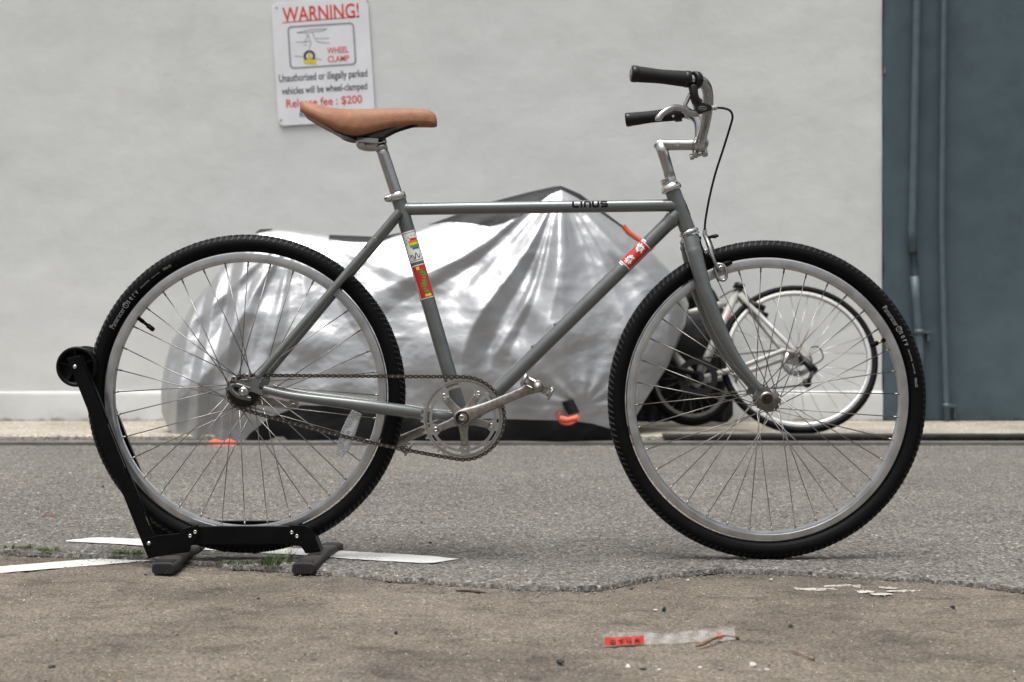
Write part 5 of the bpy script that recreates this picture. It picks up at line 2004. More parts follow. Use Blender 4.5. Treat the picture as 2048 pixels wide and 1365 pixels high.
def link_mesh(yo, th, pin):
    mb_ = MB()
    ol_ = []
    for cx, a0 in ((pit, -90), (0, 90)):
        for i in range(7):
            a = R(a0 + 30 * i)
            ol_.append((cx + 0.0042 * math.cos(a), 0.0042 * math.sin(a)))
        ol_.append((pit / 2, 0.0026 if cx > 0 else -0.0026))
    for s__ in (-1, 1):
        mb_.prism(ol_, (0, s__ * yo, 0), (1, 0, 0), (0, 0, 1), th)
    for cx in (0, pit):
        if pin:
            mb_.tube([(cx, -yo - 0.0013, 0), (cx, yo + 0.0013, 0)], 0.0018, 10, 1)
        else:
            mb_.tube([(cx, -yo, 0), (cx, yo, 0)], 0.0036, 10, 0)
    return mb_.mesh('link', [M['chain'], M['dull_alloy']])


lo_, li_ = link_mesh(0.0042, 0.0011, True), link_mesh(0.0030, 0.0011, False)
chain = node_empty('chain', bike, P(700, 820, CH))
for i in range(NL):
    d_ = pos[(i + 1) % NL] - pos[i]
    ang_ = math.atan2(d_.z, d_.x)
    inst('link', lo_ if i % 2 else li_, chain, pos[i], Quaternion((0, 1, 0), -ang_))

# ------------------------------------------------------------------ floor stand
stand = thing('bicycle_stand', 'black steel floor stand with roller gripping the rear tyre', 'bicycle stand', (P(430, 1110).x, D, 0))
ORG[stand] = Vector((P(430, 1110).x, 0, 0))
AO = 0.050
# roller
rc_ = P(163, 733, 0)
mb = MB()
mb.lathe([(0.0, -0.040), (0.040, -0.040), (0.0435, -0.038), (0.0440, -0.030), (0.030, -0.014), (0.026, 0.0), (0.030, 0.014), (0.0440, 0.030), (0.0435, 0.038), (0.040, 0.040), (0.036, 0.038), (0.034, 0.030), (0.012, 0.028), (0.0, 0.028)], rc_, (0, -1, 0), 48)
for j in range(5):
    a = 2 * PI * j / 5 + 0.4
    d_ = Vector((math.cos(a), 0, math.sin(a)))
    mb.box(rc_ + d_ * 0.022 + Vector((0, -0.033, 0)), (0.028, 0.008, 0.003), rot=Matrix.Rotation(-a, 3, 'Y'))
mb.build('roller', M['stand'], stand)
arm_px = [(131, 715), (160, 711), (205, 820), (240, 905), (276, 1000), (309, 1074), (314, 1080), (378, 1064), (392, 1052), (397, 1052), (397, 1104), (340, 1109), (297, 1118), (245, 987), (210, 900), (176, 822), (150, 752)]
arm_px = arm_px[:1] + arm_px[1:]
for s_ in (1, -1):
    # swing arm with lower gusset: an angle section, not a flat strip
    b0 = P(250, 950, AO)
    ol = [((P(x, y, AO) - b0).x, (P(x, y, AO) - b0).z) for x, y in ((134, 717), (160, 711), (276, 1000), (310, 1076), (325, 1110), (297, 1118), (245, 987), (176, 822))]
    mb = MB()
    mb.prism(ol, Vector((b0.x, s_ * b0.y, b0.z)), (1, 0, 0), (0, 0, 1), 0.004)
    # folded inner lip
    for (xa, ya, xb, yb_) in ((160, 711, 276, 1000), (276, 1000, 309, 1074)):
        a_, c_ = P(xa, ya, AO), P(xb, yb_, AO)
        if s_ < 0: a_.y *= -1; c_.y *= -1
        dr = (c_ - a_).normalized()
        nn_ = Vector((dr.z, 0, -dr.x))
        mb.prism([(0, 0), ((c_ - a_).length, 0), ((c_ - a_).length, 0.012), (0, 0.012)], a_ + nn_ * -0.0018 + Vector((0, s_ * 0.002, 0)), dr, Vector((0, s_, 0)), 0.0032)
    mb.build('swing_arm', M['stand'], stand, bevel=0.0012)
    # gusset between arm and rail
    ol = [((P(x, y, AO) - b0).x, (P(x, y, AO) - b0).z) for x, y in ((300, 1075), (312, 1071), (360, 1066), (366, 1057), (398, 1049), (399, 1062), (396, 1075), (384, 1090), (380, 1104), (340, 1109), (297, 1117))]
    mb = MB()
    mb.prism(ol, Vector((b0.x, s_ * (b0.y - 0.0045), b0.z)), (1, 0, 0), (0, 0, 1), 0.004)
    a_, c_ = P(312, 1071, AO + 0.0045), P(360, 1066, AO + 0.0045)
    mb.build('gusset', M['stand'], stand, bevel=0.0012)
    # side rail: channel
    b1 = P(490, 1075, AO)
    ra_, rb_ = P(385, 1053.5, AO), P(592, 1052.5, AO)
    hgt = 0.039
    mb = MB()
    Lr = rb_.x - ra_.x
    prof = [(0.0, 0.0), (0.0, -hgt), (0.003, -hgt), (0.003, -0.003), (0.012, -0.003), (0.012, 0.0)]
    vs_ = []
    for xx in (0, Lr):
        for (yy, zz) in prof:
            vs_.append(Vector((ra_.x + xx, s_ * (ra_.y + 0.002 + yy), ra_.z + zz)))
    m_ = len(prof)
    mb.add(vs_, [tuple(range(m_)), tuple(reversed(range(m_, 2 * m_)))] + [(j, (j + 1) % m_, m_ + (j + 1) % m_, m_ + j) for j in range(m_)])
    mb.build('side_rail', M['stand'], stand, bevel=0.0022)
    # front bracket over the right foot
    if s_ < 0: continue
    ol = [((P(x, y, AO) - b1).x, (P(x, y, AO) - b1).z) for x, y in ((579, 1050), (608, 1050), (622, 1056), (640, 1104), (612, 1107), (603, 1093), (580, 1089))]
    mb = MB()
    mb.prism(ol, Vector((b1.x, s_ * (b1.y - 0.0045), b1.z)), (1, 0, 0), (0, 0, 1), 0.004)
    a_ = P(622, 1058, AO); c_ = P(640, 1104, AO)
    dr = (c_ - a_).normalized()
    if s_ < 0: a_.y *= -1
    mb.prism([(0, 0), ((c_ - a_).length, 0), ((c_ - a_).length, 0.0445), (0, 0.0445)], a_ + Vector((0.0012, -s_ * 0.0045, 0)), dr, Vector((0, s_, 0)), 0.003)
    mb.build('bracket', M['stand'], stand, bevel=0.0015)
    for x, y in ((390.5, 1064.5), (380.3, 1072.3), (583.5, 1065.5), (594, 1073)):
        mb = MB()
        c_ = P(x, y, AO + 0.007)
        c_.y *= s_
        mb.lathe([(0.0, 0.0012), (0.0019, 0.0012), (0.0022, 0.0026), (0.0038, 0.0022), (0.0048, 0.0), (0.0, -0.002)], c_, (0, -s_, 0), 16)
        mb.build('bolt', M['steel_bolt'], stand)
    for x, y, r_ in ((150, 734, 0.0052), (298, 1087, 0.0050)):
        mb = MB()
        c_ = P(x, y, AO + 0.002 if y < 900 else AO + 0.0065)
        c_.y *= s_
        mb.lathe([(0.0, 0.0042), (r_ * 0.45, 0.0038), (r_ * 0.85, 0.002), (r_, 0.0), (0.0, -0.001)], c_, (0, -s_, 0), 16)
        mb.build('bolt', M['steel_bolt'], stand)
mb = MB()
mb.tube([P(163, 733, 0.05), P(163, 733, -0.05)], 0.005, 12)
mb.build('roller_axle', M['steel_bolt'], stand)
# feet: flattened bars across, rubber end caps
for xn, zz, skew in ((325.5, -0.010, 0.004), (606, -0.010, 0.027)):
    d_n = F * (H - zz) / (1151 - HOR)
    xw = (xn - 1024) * d_n / F
    yn, yf = d_n - D, 0.135
    hw_, hh_ = 0.0215, 0.0115

    def secn(y_, sx=1.0, sz=1.0, lift=0.0):
        o_ = []
        for j in range(20):
            a = 2 * PI * j / 20
            cc_, ss_ = math.cos(a), math.sin(a)
            o_.append(Vector((xw + skew * (y_ - yn) / (yf - yn) + hw_ * sx * abs(cc_) ** 0.5 * (1 if cc_ > 0 else -1), y_, zz + 0.0135 + lift + hh_ * sz * abs(ss_) ** 0.6 * (1 if ss_ > 0 else -1))))
        return o_

    def bar(secs, name, mat, parent):
        mb_ = MB()
        fs_ = []
        for i in range(len(secs) - 1):
            for j in range(20):
                fs_.append((i * 20 + j, i * 20 + (j + 1) % 20, (i + 1) * 20 + (j + 1) % 20, (i + 1) * 20 + j))
        fs_ += [tuple(reversed(range(20))), tuple((len(secs) - 1) * 20 + j for j in range(20))]
        mb_.add([p_ for s__ in secs for p_ in s__], fs_, 0, True)
        o_ = mb_.build(name, mat, parent)
        md_ = o_.modifiers.new('edge', 'EDGE_SPLIT'); md_.split_angle = R(50)
        return o_
    ft = bar([secn(yn + 0.05), secn(-0.02, 0.95, 0.95, 0.004), secn(0.02, 0.95, 0.95, 0.004), secn(yf - 0.02)], 'foot', M['foot_coat'], stand)
    for y0, y1, sg in ((yn, yn + 0.075, 1), (yf, yf - 0.04, -1)):
        sx_ = [secn(y0, 1.02, 0.95), secn(y0 + sg * 0.004, 1.13, 1.12), secn(y0 + sg * 0.02, 1.15, 1.14), secn(y1 - sg * 0.002, 1.12, 1.12), secn(y1, 1.03, 1.02)]
        if sg < 0: sx_ = sx_[::-1]
        cap = bar(sx_, 'end_cap', M['stand_rubber'], ft)
        if sg > 0:
            mb = MB()
            for j in range(9):
                xx = xw + (-0.018 + 0.036 * j / 8)
                mb.box((xx, y0 - 0.0006, zz + 0.0135), (0.0022, 0.003, 0.0195))
                mb.box((xx, y0 + 0.022, zz + 0.0272), (0.0022, 0.036, 0.0016))
            ob = mb.build('cap_rib', M['stand_rubber'], ft, bevel=0.0006)
            ob['kind'] = 'stuff'

# ------------------------------------------------------------------ bicycles in the background
def lean_frame(contact, lean, yaw):
    mat = Matrix.Translation(contact) @ Matrix.Rotation(yaw, 4, 'Z') @ Matrix.Rotation(-lean, 4, 'X')
    inv = mat.inverted()
    o_ = inv @ Vector((0, 0, H))

    def pt(x, y, off=0.0):
        d_ = (inv @ px(x, y, 1.0)) - o_
        t_ = (-off - o_.y) / d_.y
        return o_ + d_ * t_
    return mat, pt


cg = Vector(((1572 - 1024) * 6.18 / F, 6.175, 0.036))
mat, Q = lean_frame(cg, R(21), R(-4))
gb = thing('bicycle', 'cream white bicycle without saddle leaning on the wall behind the front wheel', 'bicycle', cg)
gb.rotation_euler = mat.to_euler()
wc = Vector((Q(1597, 733).x, 0, 0.349))
make_wheel(gb, wc, 0.349, 0.0165, 0.3195, 0.3005, 24, 4, 0.022, 0.03, fine=False, rim_mat='ring_alloy', spoke_mat='alloy', spoke_r=0.0011, cross=45)
mb = MB()


def bt(pts_, r_, seg=12, mat_=0):
    mb.tube([Vector(p_) for p_ in pts_], r_, seg, mat_)


SC_, BB_ = Q(1473, 592), Q(1394, 762)
bt([Q(1476, 578), BB_], 0.0185)
for s_ in (1, -1):
    o2 = 0.065 * s_
    bt([Q(1478, 592) + Vector((0, -0.018 * s_, 0)), Vector((wc.x - 0.03, -o2, wc.z + 0.02)), Vector((wc.x - 0.006, -o2, wc.z + 0.002))], [0.0115, 0.0105, 0.009])
    bt([BB_ + Vector((0, -0.02 * s_, 0)), Q(1480, 742) + Vector((0, -0.05 * s_, 0)), Vector((wc.x - 0.07, -o2, wc.z + 0.015)), Vector((wc.x - 0.01, -o2, wc.z))], [0.0135, 0.012, 0.011, 0.009])
bt([Q(1474, 600), Q(1330, 640)], 0.0155)
bt([BB_, Q(1330, 690)], 0.019)
mb.lathe([(0, -0.036), (0.021, -0.036), (0.021, 0.036), (0, 0.036)], BB_, (0, -1, 0), 20)
mb.build('frame', M['white_paint'], gb)
mb = MB()
mb.lathe([(0.014, -0.012), (0.023, -0.012), (0.023, 0.012), (0.014, 0.012)], Q(1477, 574), (0.4, 0, 1), 16)
mb.tube([Q(1470, 574) + Vector((0, -0.02, 0)), Q(1488, 577) + Vector((0, -0.02, 0))], 0.012, 10)
mb.tube([Q(1477, 590), Q(1476, 570)], 0.014, 12)
mb.build('seat_clamp', M['dark_metal'], gb)
mb = MB()
mb.tube([Q(1498, 602, 0.03), Q(1512, 612, 0.03), Q(1530, 618, 0.03)], [0.010, 0.016, 0.009], 10)
mb.tube([Q(1512, 612, -0.03), Q(1530, 618, -0.03)], 0.014, 10)
mb.tube([Q(1510, 622, 0.025), Q(1536, 632, 0.025)], 0.011, 10)
mb.build('rear_brake', M['dark_metal'], gb)
mb = MB()
sweep(mb, [(Q(1440, 596, 0.02), 0.0035), (Q(1462, 583, 0.02), 0.0035), (Q(1482, 580, 0.02), 0.0035), (Q(1500, 600, 0.02), 0.0035)], 4, 8)
mb.build('brake_cable', M['dark_metal'], gb)
mb = MB()
for k_, (r_, y_) in enumerate(((0.046, 0.030), (0.042, 0.033), (0.037, 0.036), (0.033, 0.039), (0.029, 0.042))):
    polar_plate(mb, wc + Vector((0, -y_, 0)), 96, [(lambda t_: 0.012, lambda t_, r_=r_: r_ + 0.0015 * math.sin(t_ * 24), lambda t_: True)], 0.0018)
mb.build('cassette', M['dull_alloy'], gb)
mb = MB()
mb.lathe([(0.045, -0.002), (0.07, -0.002), (0.07, 0.002), (0.045, 0.002)], wc + Vector((0, 0.045, 0)), (0, -1, 0), 32)
mb.build('brake_disc', M['alloy'], gb)
mb = MB()
mb.tube([wc + Vector((0.0, -0.055, -0.01)), wc + Vector((0.045, -0.06, -0.06)), wc + Vector((0.06, -0.06, -0.075))], [0.012, 0.017, 0.014], 10)
mb.tube([wc + Vector((0.06, -0.06, -0.07)), wc + Vector((0.03, -0.058, -0.13))], [0.011, 0.008], 10)
mb.lathe([(0, -0.004), (0.02, -0.004), (0.02, 0.004), (0, 0.004)], wc + Vector((0.055, -0.058, -0.075)), (0, -1, 0), 16)
mb.lathe([(0, -0.004), (0.02, -0.004), (0.02, 0.004), (0, 0.004)], wc + Vector((0.025, -0.058, -0.135)), (0, -1, 0), 16)
sweep(mb, [(wc + Vector((0.06, -0.06, -0.05)), 0.003), (wc + Vector((0.10, -0.06, -0.02)), 0.003), (wc + Vector((0.085, -0.06, 0.03)), 0.003), (wc + Vector((0.05, -0.06, 0.03)), 0.003)], 5, 8)
mb.build('derailleur', M['dark_metal'], gb)
mb = MB()
polar_plate(mb, BB_ + Vector((0, -0.05, 0)), 120, [(lambda t_: 0.06, lambda t_: 0.088 + 0.002 * math.sin(t_ * 44), lambda t_: True), (lambda t_: 0.0, lambda t_: 0.03, lambda t_: True)], 0.003)
mb.tube([BB_ + Vector((0, -0.065, 0)), Q(1378, 745, 0.075), Q(1348, 735, 0.08)], [0.015, 0.012, 0.011], 12)
mb.build('crankset', M['rubber'], gb)
mb = MB()
mb.tube([BB_ + Vector((0.0, -0.05, 0.086)), wc + Vector((0.0, -0.038, 0.036))], 0.0035, 6)
mb.tube([BB_ + Vector((0.0, -0.05, -0.086)), wc + Vector((0.03, -0.05, -0.14))], 0.0035, 6)
mb.build('chain', M['chain'], gb)

# black bicycle tucked behind the end of the cover
cb2 = Vector(((1388 - 1024) * 6.56 / F, 6.62, 0.04))
mat, Q2 = lean_frame(cb2, R(6), R(3))
bb = thing('bicycle', 'black small wheeled bicycle half hidden between the silver cover and the cream bicycle', 'bicycle', cb2)
bb.rotation_euler = mat.to_euler()
w2 = Vector((0.0, 0, 0.215))
make_wheel(bb, w2, 0.215, 0.022, 0.178, 0.16, 20, 0, 0.02, 0.03, fine=False, rim_mat='dull_alloy', spoke_mat='dull_alloy', cross=40)
mb = MB()
mb.tube([w2 + Vector((0.0, -0.06, 0)), w2 + Vector((0.06, -0.03, 0.24)), w2 + Vector((0.07, -0.02, 0.5))], [0.011, 0.013, 0.014], 12)
mb.tube([w2 + Vector((0.0, 0.06, 0)), w2 + Vector((0.06, 0.03, 0.24)), w2 + Vector((0.07, 0.02, 0.5))], [0.011, 0.013, 0.014], 12)
mb.tube([w2 + Vector((0.07, 0, 0.42)), w2 + Vector((-0.2, 0, 0.30)), w2 + Vector((-0.45, 0, 0.10))], 0.022, 12)
mb.tube([w2 + Vector((0.05, 0, 0.26)), w2 + Vector((-0.3, 0, 0.0))], 0.016, 12)
mb.build('frame', M['black'], bb)
mb = MB()
for s_ in (-0.06, 0, 0.06):
    mb.tube([w2 + Vector((-0.16, s_, 0.27)), w2 + Vector((0.17, s_, 0.30))], 0.005, 8)
for e in (-0.14, -0.05, 0.04, 0.15):
    mb.tube([w2 + Vector((e, -0.06, 0.273 + e * 0.09)), w2 + Vector((e, 0.06, 0.273 + e * 0.09))], 0.0045, 8)
mb.tube([w2 + Vector((0.0, -0.06, 0.02)), w2 + Vector((0.14, -0.06, 0.29))], 0.005, 8)
mb.build('luggage_rack', M['dull_alloy'], bb)
mb = MB()
q = []
for i in range(25):
    a = R(15 + 150 * i / 24)
    q.append(w2 + Vector((math.cos(a) * 0.245, 0, math.sin(a) * 0.245)))
vs_, fs_ = [], []
for p_ in q:
    d_ = (p_ - w2).normalized()
    for j in range(7):
        yy = -0.033 + 0.066 * j / 6
        vs_.append(p_ + Vector((0, yy, 0)) - d_ * (abs(yy) ** 2 * 14))
for i in range(24):
    for j in range(6):
        fs_.append((i * 7 + j, i * 7 + j + 1, (i + 1) * 7 + j + 1, (i + 1) * 7 + j))
mb.add(vs_, fs_, 0, True)
mb.build('mudguard', M['black'], bb)
mb = MB()
mb.lathe([(0, 0.0), (0.014, 0.0), (0.014, 0.008), (0.009, 0.012), (0, 0.012)], w2 + Vector((0.178, -0.05, 0.285)), (0.6, -0.8, 0), 16)
mb.build('rear_reflector', M['st_red'], bb)
# black bag added on the rack as a dark mass to fill the shaded gap
mb = MB()
vs_, fs_ = [], []
nu_, nv_ = 14, 10
for i in range(nu_ + 1):
    for j in range(nv_ + 1):
        u, v = i / nu_, j / nv_
        bul = math.sin(PI * u) ** 0.5 * math.sin(PI * v) ** 0.5
        vs_.append(w2 + Vector((-0.20 + 0.33 * u, -0.075 - 0.055 * bul + 0.004 * math.sin(u * 17 + v * 9), 0.30 - 0.24 * v + 0.02 * math.sin(u * 4))))
for i in range(nu_):
    for j in range(nv_):
        a = i * (nv_ + 1) + j
        fs_.append((a, a + 1, a + nv_ + 2, a + nv_ + 1))
n0 = len(vs_)
vs_ += [Vector((p_.x, -0.066, p_.z)) for p_ in vs_]
fs_ += [tuple(n0 + i for i in reversed(f_)) for f_ in list(fs_)]
mb.add(vs_, fs_, 0, True)
bag = mb.build('dark_fill_bag', M['black_cloth'], bb)


# ------------------------------------------------------------------ litter on the ground
def blob_mesh(name, seed, mat, flat=0.6):
    r_ = random.Random(seed)
    mb_ = MB()
    mb_.sphere((0, 0, 0), 1.0, 9, 6)
    for v in mb_.v:
        k_ = 0.82 + 0.30 * math.sin(v.x * 2.3 + seed) * math.cos(v.y * 2.9 + seed * 2) + r_.uniform(-0.06, 0.06)
        v *= k_
        v.z *= flat
    me = mb_.mesh(name, mat)
    for p_ in me.polygons: p_.use_smooth = False
    return me


stones = {k_: [blob_mesh('pebble', 5 * i + j, M['stone_' + k_], (0.55, 0.7, 0.45)[i]) for i in range(3)] for j, k_ in enumerate(('dark', 'grey', 'white'))}
PEB = [  # x, y, width px, tone, label, on road
    (102, 1338, 17, 'dark', 'dark pebble alone in the lower left corner of the concrete', 0),
    (792, 1268, 11, 'dark', 'dark angular pebble on the concrete below the right stand foot', 0),
    (952, 1272, 7, 'dark', 'tiny dark pebble right of the angular pebble on bare concrete', 0),
    (1122, 1328, 21, 'dark', 'long flat dark pebble left of the white pebble cluster', 0),
    (1256, 1337, 15, 'white', 'white pebble beside the flat grey pebble at the lower edge', 0),
    (1286, 1339, 22, 'grey', 'flat grey pebble between two white pebbles at the lower edge', 0),
    (1318, 1341, 9, 'white', 'small white pebble right of the flat grey pebble', 0),
    (1328, 1221, 15, 'dark', 'dark curled crumb on the concrete above the plastic wrapper', 0),
    (1311, 1222, 9, 'white', 'small white pebble touching the dark curled crumb', 0),
    (1906, 1217, 15, 'dark', 'black lump on the concrete at the far right', 0),
    (739, 1328, 9, 'grey', 'small grey pebble on the concrete near the bottom edge, left of centre', 0),
    (1711, 1153, 15, 'white', 'white flat pebble beside the asphalt edge under the front tyre', 0),
    (1263, 1180, 11, 'dark', 'dark pebble just below the dip of the asphalt edge', 0),
    (996, 1174, 12, 'dark', 'dark chip on the concrete right of the bark piece', 0),
    (516, 1199, 9, 'dark', 'dark crumb on the concrete between the stand feet', 0),
    (861, 1087, 9, 'dark', 'dark pebble on the asphalt right of the rear wheel', 1),
    (843, 1046, 6, 'dark', 'tiny dark pebble on the asphalt under the pedal', 1),
    (1115, 1100, 7, 'dark', 'dark pebble on the asphalt midway between the wheels', 1),
    (1581, 1254, 13, 'dark', 'flat dark chip on the concrete right of the plastic wrapper', 0),
    (1506, 1335, 22, 'white', 'large white crumb of plaster near the lower edge', 0),
    (1534, 1342, 12, 'white', 'small plaster crumb right of the large white crumb', 0),
    (1400, 1337, 10, 'white', 'white crumb left of the large plaster crumb', 0),
    (1440, 1341, 14, 'grey', 'grey crumb between white crumbs at the lower edge', 0),
    (291, 1151, 8, 'dark', 'dark crumb beside the left stand foot', 0),
    (48, 1202, 6, 'white', 'tiny white pebble at the left edge of the concrete', 0),
    (206, 975, 7, 'dark', 'dark speck on the asphalt left of the stand arm', 1),
    (1376, 1162, 8, 'white', 'small white pebble below the hump of the asphalt edge', 0),
    (1542, 1161, 9, 'white', 'white pebble in the grit under the front tyre', 0),
    (1490, 954, 5, 'dark', 'dark speck on the asphalt seen through the front wheel', 1)]
for i, (x, y, wd, tone, lab, onr) in enumerate(PEB):
    z0 = 0.0015 if onr else -0.0115
    p_ = ground(x, y, z0)
    r_ = wd / 2 * p_.y / F
    o = inst('pebble', stones[tone][i % 3], None, p_ + Vector((0, 0, r_ * 0.38)), Quaternion((0, 0, 1), random.uniform(0, 6.28)))
    o.scale = (r_, r_ * random.uniform(0.7, 1.0), r_ * 0.95)
    tag(o, lab, 'pebble', 'pebbles and crumbs scattered on the ground')


def stick(name, pts_, r_, mat, lab, cat, z0=-0.0115, flat=None):
    mb_ = MB()
    ct = []
    n_ = len(pts_)
    for i, (x, y, l_) in enumerate(pts_):
        p_ = ground(x, y, z0)
        ct.append((p_ + Vector((0, 0, l_ + r_ * 0.8)), r_ * (0.75 + 0.35 * math.sin(i * 2.1 + n_))))
    sweep(mb_, ct, 5, 8, flat=flat)
    for v in mb_.v: v += Vector((random.uniform(-1, 1), random.uniform(-1, 1), random.uniform(-1, 1))) * r_ * 0.12
    return tag(mb_.build(name, mat), lab, cat)


stick('twig', [(1391, 1297, 0.0), (1405, 1295, 0.003), (1430, 1287, 0.006), (1455, 1281, 0.005), (1477, 1279, 0.0)], 0.0032, M['twig'], 'brown curved stick lying against the clear plastic wrapper', 'stick')
stick('twig', [(1584, 1306, 0.002), (1604, 1313, 0.001), (1628, 1321, 0.0)], 0.0020, M['twig'], 'thin straight brown twig near the bottom right of the concrete', 'stick')
stick('bark_chip', [(912, 1184, 0.0), (928, 1186, 0.002), (948, 1187, 0.001), (971, 1188, 0.0)], 0.0028, M['bark'], 'dark flat piece of bark on the concrete below the cranks', 'bark')
stick('twig', [(590, 1199, 0.0), (602, 1198, 0.003), (609, 1202, 0.0)], 0.0015, M['twig'], 'small crooked twig on the concrete below the right stand foot', 'stick')
stick('dry_stem', [(87, 1034, 0.0), (95, 1030, 0.006), (104, 1032, 0.007), (111, 1037, 0.0)], 0.0016, pm('red_stem', (0.20, 0.07, 0.04, 1), 0.7), 'curled reddish stem lying on the asphalt at the left', 'stem', 0.001)

# clear wrapper with a red printed end
wp = ground(1340, 1290, -0.011)
wrap = thing('plastic_wrapper', 'crumpled clear plastic wrapper with a red printed label on the concrete', 'wrapper', wp)
g0 = ground(1207, 1296, -0.011); g1_ = ground(1473, 1281, -0.011)
dr = (g1_ - g0)
Lw = dr.length
dr.normalize()
side = Vector((0, 0.62, 0.78)).normalized()


def film(mb_, u0, u1, h0, h1, yo, mat_, rel, nu=40, nv=8, top=None):
    vs_, fs_ = [], []
    for i in range(nu + 1):
        for j in range(nv + 1):
            u = u0 + (u1 - u0) * i / nu
            v = h0 + (h1 - h0) * j / nv
            if top: v *= top(u / Lw)
            wob = rel * (math.sin(u * 90 + v * 60) + 0.6 * math.sin(u * 211 - v * 130))
            vs_.append(g0 - wp + dr * u + side * v + Vector((0, yo + wob, max(0, wob * 0.3) + 0.0012)))
    for i in range(nu):
        for j in range(nv):
            a = i * (nv + 1) + j
            fs_.append((a, a + nv + 1, a + nv + 2, a + 1))
    mb_.add(vs_, fs_, mat_, True)


hN = 33 * wp.y / F
mb = MB()
film(mb, 0.0, Lw, 0.0, hN, 0.004, 0, 0.0022, 60, 10, lambda s__: 0.75 + 0.12 * math.sin(s__ * 9))
film(mb, Lw * 0.3, Lw * 0.99, 0.0, hN * 0.72, -0.003, 0, 0.002, 50, 8)
film(mb, Lw * 0.32, Lw * 0.97, hN * 0.02, hN * 0.10, -0.0055, 0, 0.0012, 50, 3)
mb.build('film', M['clear_film'], wrap)
mb = MB()
LR = 80 / 266 * Lw
film(mb, 0.002, LR, 0.002, hN * 0.60, 0.0, 0, 0.0007, 20, 6, lambda s__: 1.0)
mb.build('label', M['label_red'], wrap)
mb = MB()
film(mb, Lw * 0.855, Lw * 0.892, 0.002, hN * 0.55, 0.0005, 0, 0.0006, 4, 6)
mb.build('label', M['label_red'], wrap)
# the printed characters: brush-like strokes
mb = MB()
rr_ = random.Random(5)
GL = [[((.0, .8), (1, .8)), ((.5, 1), (.5, .0)), ((.1, .4), (.9, .4)), ((.1, .0), (.9, .05)), ((.1, .6), (.2, .1)), ((.9, .6), (.85, .1))],
      [((.0, .75), (1, .8)), ((.5, .8), (.5, .0)), ((.5, .5), (.9, .25))],
      [((.1, .9), (.3, .1)), ((.35, .6), (.6, .6)), ((.75, 1), (.7, .0)), ((.5, .3), (1, .35))],
      [((.0, .6), (1, .65)), ((.5, 1), (.45, .5)), ((.45, .6), (.0, .0)), ((.5, .55), (1, .0)), ((.15, .9), (.3, .75))]]
for gi, gl in enumerate(GL):
    u00 = LR * (0.16 + 0.20 * gi)
    sz = LR * 0.15
    for (a, b_) in gl:
        pa = (u00 + a[0] * sz, hN * (0.10 + 0.36 * a[1])); pb = (u00 + b_[0] * sz, hN * (0.10 + 0.36 * b_[1]))
        A_, B_ = [g0 - wp + dr * q_[0] + side * q_[1] + Vector((0, -0.0022, 0.002)) for q_ in (pa, pb)]
        dd_ = (B_ - A_).normalized()
        nn_ = dd_.cross(dr.cross(side)).normalized() * 0.0006
        mb.add([A_ + nn_, A_ - nn_, B_ - nn_ * 0.8, B_ + nn_ * 0.8], [(0, 1, 2, 3)])
mb.build('lettering', M['decal'], wrap)


# grit along the broken edge and over the concrete: nobody could count it
def grit(name, n_, fn, mat, smin, smax, lab):
    vs_, fs_ = [], []
    base_v = np.array([[0.9, 0, 0.2], [-0.3, 0.85, 0.25], [-0.4, -0.8, 0.2], [0.1, 0.05, 0.85], [0.15, 0.0, -0.3]])
    base_f = np.array([[0, 1, 3], [1, 2, 3], [2, 0, 3], [1, 0, 4], [2, 1, 4], [0, 2, 4]])
    CO, FA = [], []
    for i in range(n_):
        x, y, z = fn()
        s__ = smin * (smax / smin) ** (random.random() ** 2.2)
        a = random.uniform(0, 6.28)
        rot = np.array([[math.cos(a), -math.sin(a), 0], [math.sin(a), math.cos(a), 0], [0, 0, 1]])
        CO.append((base_v * rng.uniform(0.7, 1.2, (5, 3)) * s__) @ rot.T + np.array([x, y, z + s__ * 0.15]))
        FA.append(base_f + 5 * i)
    o_ = bpy.data.objects.new(name, np_mesh(name, np.concatenate(CO), np.concatenate(FA), mat))
    C.objects.link(o_)
    return tag(o_, lab, kind='stuff')


def near_edge():
    x = random.uniform(-1.4, 1.3)
    return x, float(edge_y(x)) + 0.012 - abs(random.gauss(0, 0.040)), -0.0112


def all_con():
    y = random.uniform(1.95, 2.9)
    return random.uniform(-0.42, 0.42) * y, y, -0.0116


def on_road():
    y = 2.85 + 2.9 * random.random() ** 1.6
    return random.uniform(-0.42, 0.42) * y, y, 0.0


grit('edge_grit', 5200, near_edge, M['stone_grey'], 0.0009, 0.0042, 'loose grey grit along the broken asphalt edge')
grit('dark_grit', 1500, all_con, M['stone_dark'], 0.0006, 0.0026, 'dark specks scattered over the concrete')
grit('pale_grit', 900, all_con, M['stone_white'], 0.0005, 0.0022, 'pale grit scattered over the concrete')
grit('road_grit', 900, on_road, M['stone_white'], 0.0006, 0.0020, 'pale grit scattered over the asphalt')


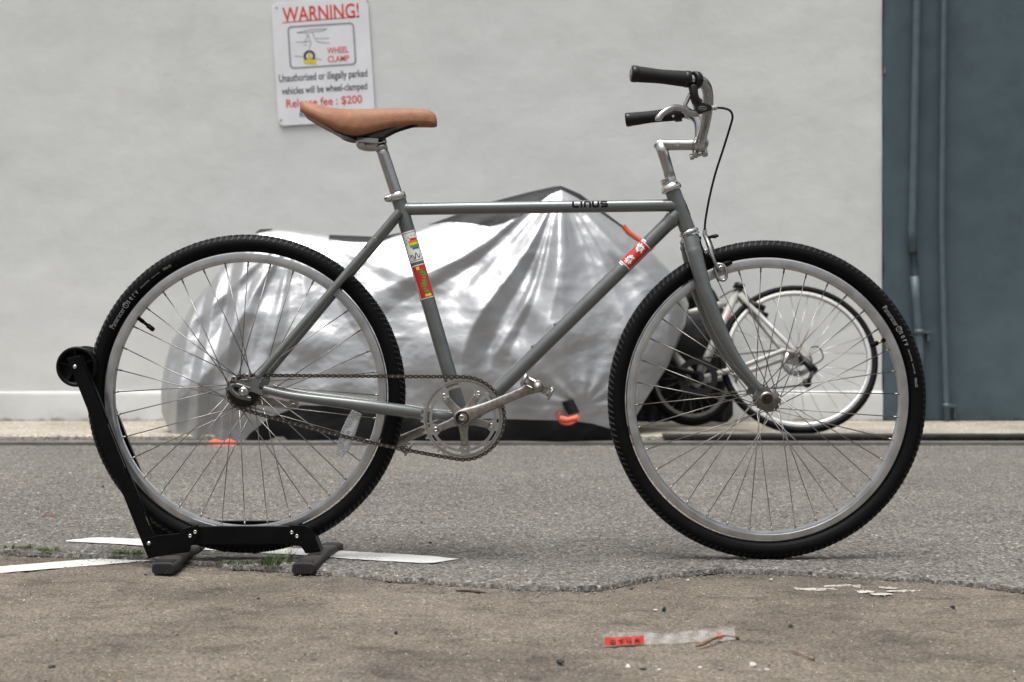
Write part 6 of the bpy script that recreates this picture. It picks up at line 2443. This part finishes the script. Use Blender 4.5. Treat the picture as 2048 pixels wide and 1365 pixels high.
# weeds in the joint
def tuft(x, y, n_, ln, spread, lab, lean=0.0, z0=0.0, nm='grass_tuft', mat=None):
    c0 = ground(x, y, z0)
    mb_ = MB()
    for i in range(n_):
        b_ = c0 + Vector((random.uniform(-spread, spread), random.uniform(-0.012, 0.012), 0))
        L_ = ln * random.uniform(0.45, 1.1)
        a = random.uniform(0, 6.28)
        bend = random.uniform(0.5, 1.3)
        dx = math.cos(a) * bend + lean
        dy = math.sin(a) * bend * 0.6
        wd = random.uniform(0.0006, 0.0014)
        sd_ = Vector((-math.sin(a), math.cos(a), 0)) * wd
        if abs(sd_.x) < wd * 0.4: sd_.x = wd * 0.6
        prev = None
        k_ = 5
        vs_ = []
        for j in range(k_ + 1):
            t_ = j / k_
            p_ = b_ + Vector((dx * L_ * t_ * t_ * 0.8, dy * L_ * t_ * t_, L_ * (t_ - 0.35 * bend * t_ * t_)))
            p_.z = max(p_.z, z0 + 0.001)
            f_ = 1 - t_ * 0.92
            vs_ += [p_ + sd_ * f_, p_ - sd_ * f_]
        mb_.add(vs_, [(2 * j, 2 * j + 1, 2 * j + 3, 2 * j + 2) for j in range(k_)], 0, True)
    return tag(mb_.build(nm, mat or M['grass']), lab, 'grass', 'weeds growing in the joint at the asphalt edge')


tuft(38, 1098, 110, 0.017, 0.034, 'leftmost low green weed patch in the asphalt joint')
tuft(95, 1103, 120, 0.017, 0.026, 'low weed patch second from the left in the asphalt joint')
tuft(180, 1108, 30, 0.009, 0.03, 'sparse weed sprouts in the joint left of the stand arm')
tuft(255, 1110, 170, 0.018, 0.036, 'low weed patch right beside the swing arm of the stand')
tuft(540, 1132, 80, 0.045, 0.022, 'long bladed grass tuft leaning between the two stand feet', 0.35)
tuft(575, 1126, 12, 0.085, 0.006, 'few very long grass blades reaching to the right stand foot', 0.9)
tuft(490, 1130, 140, 0.016, 0.060, 'dark low weeds in the joint below the rear tyre', mat=M['moss'])
print('verts', sum(len(o.data.vertices) for o in bpy.data.objects if o.type == 'MESH'), 'polys', sum(len(o.data.polygons) for o in bpy.data.objects if o.type == 'MESH'))
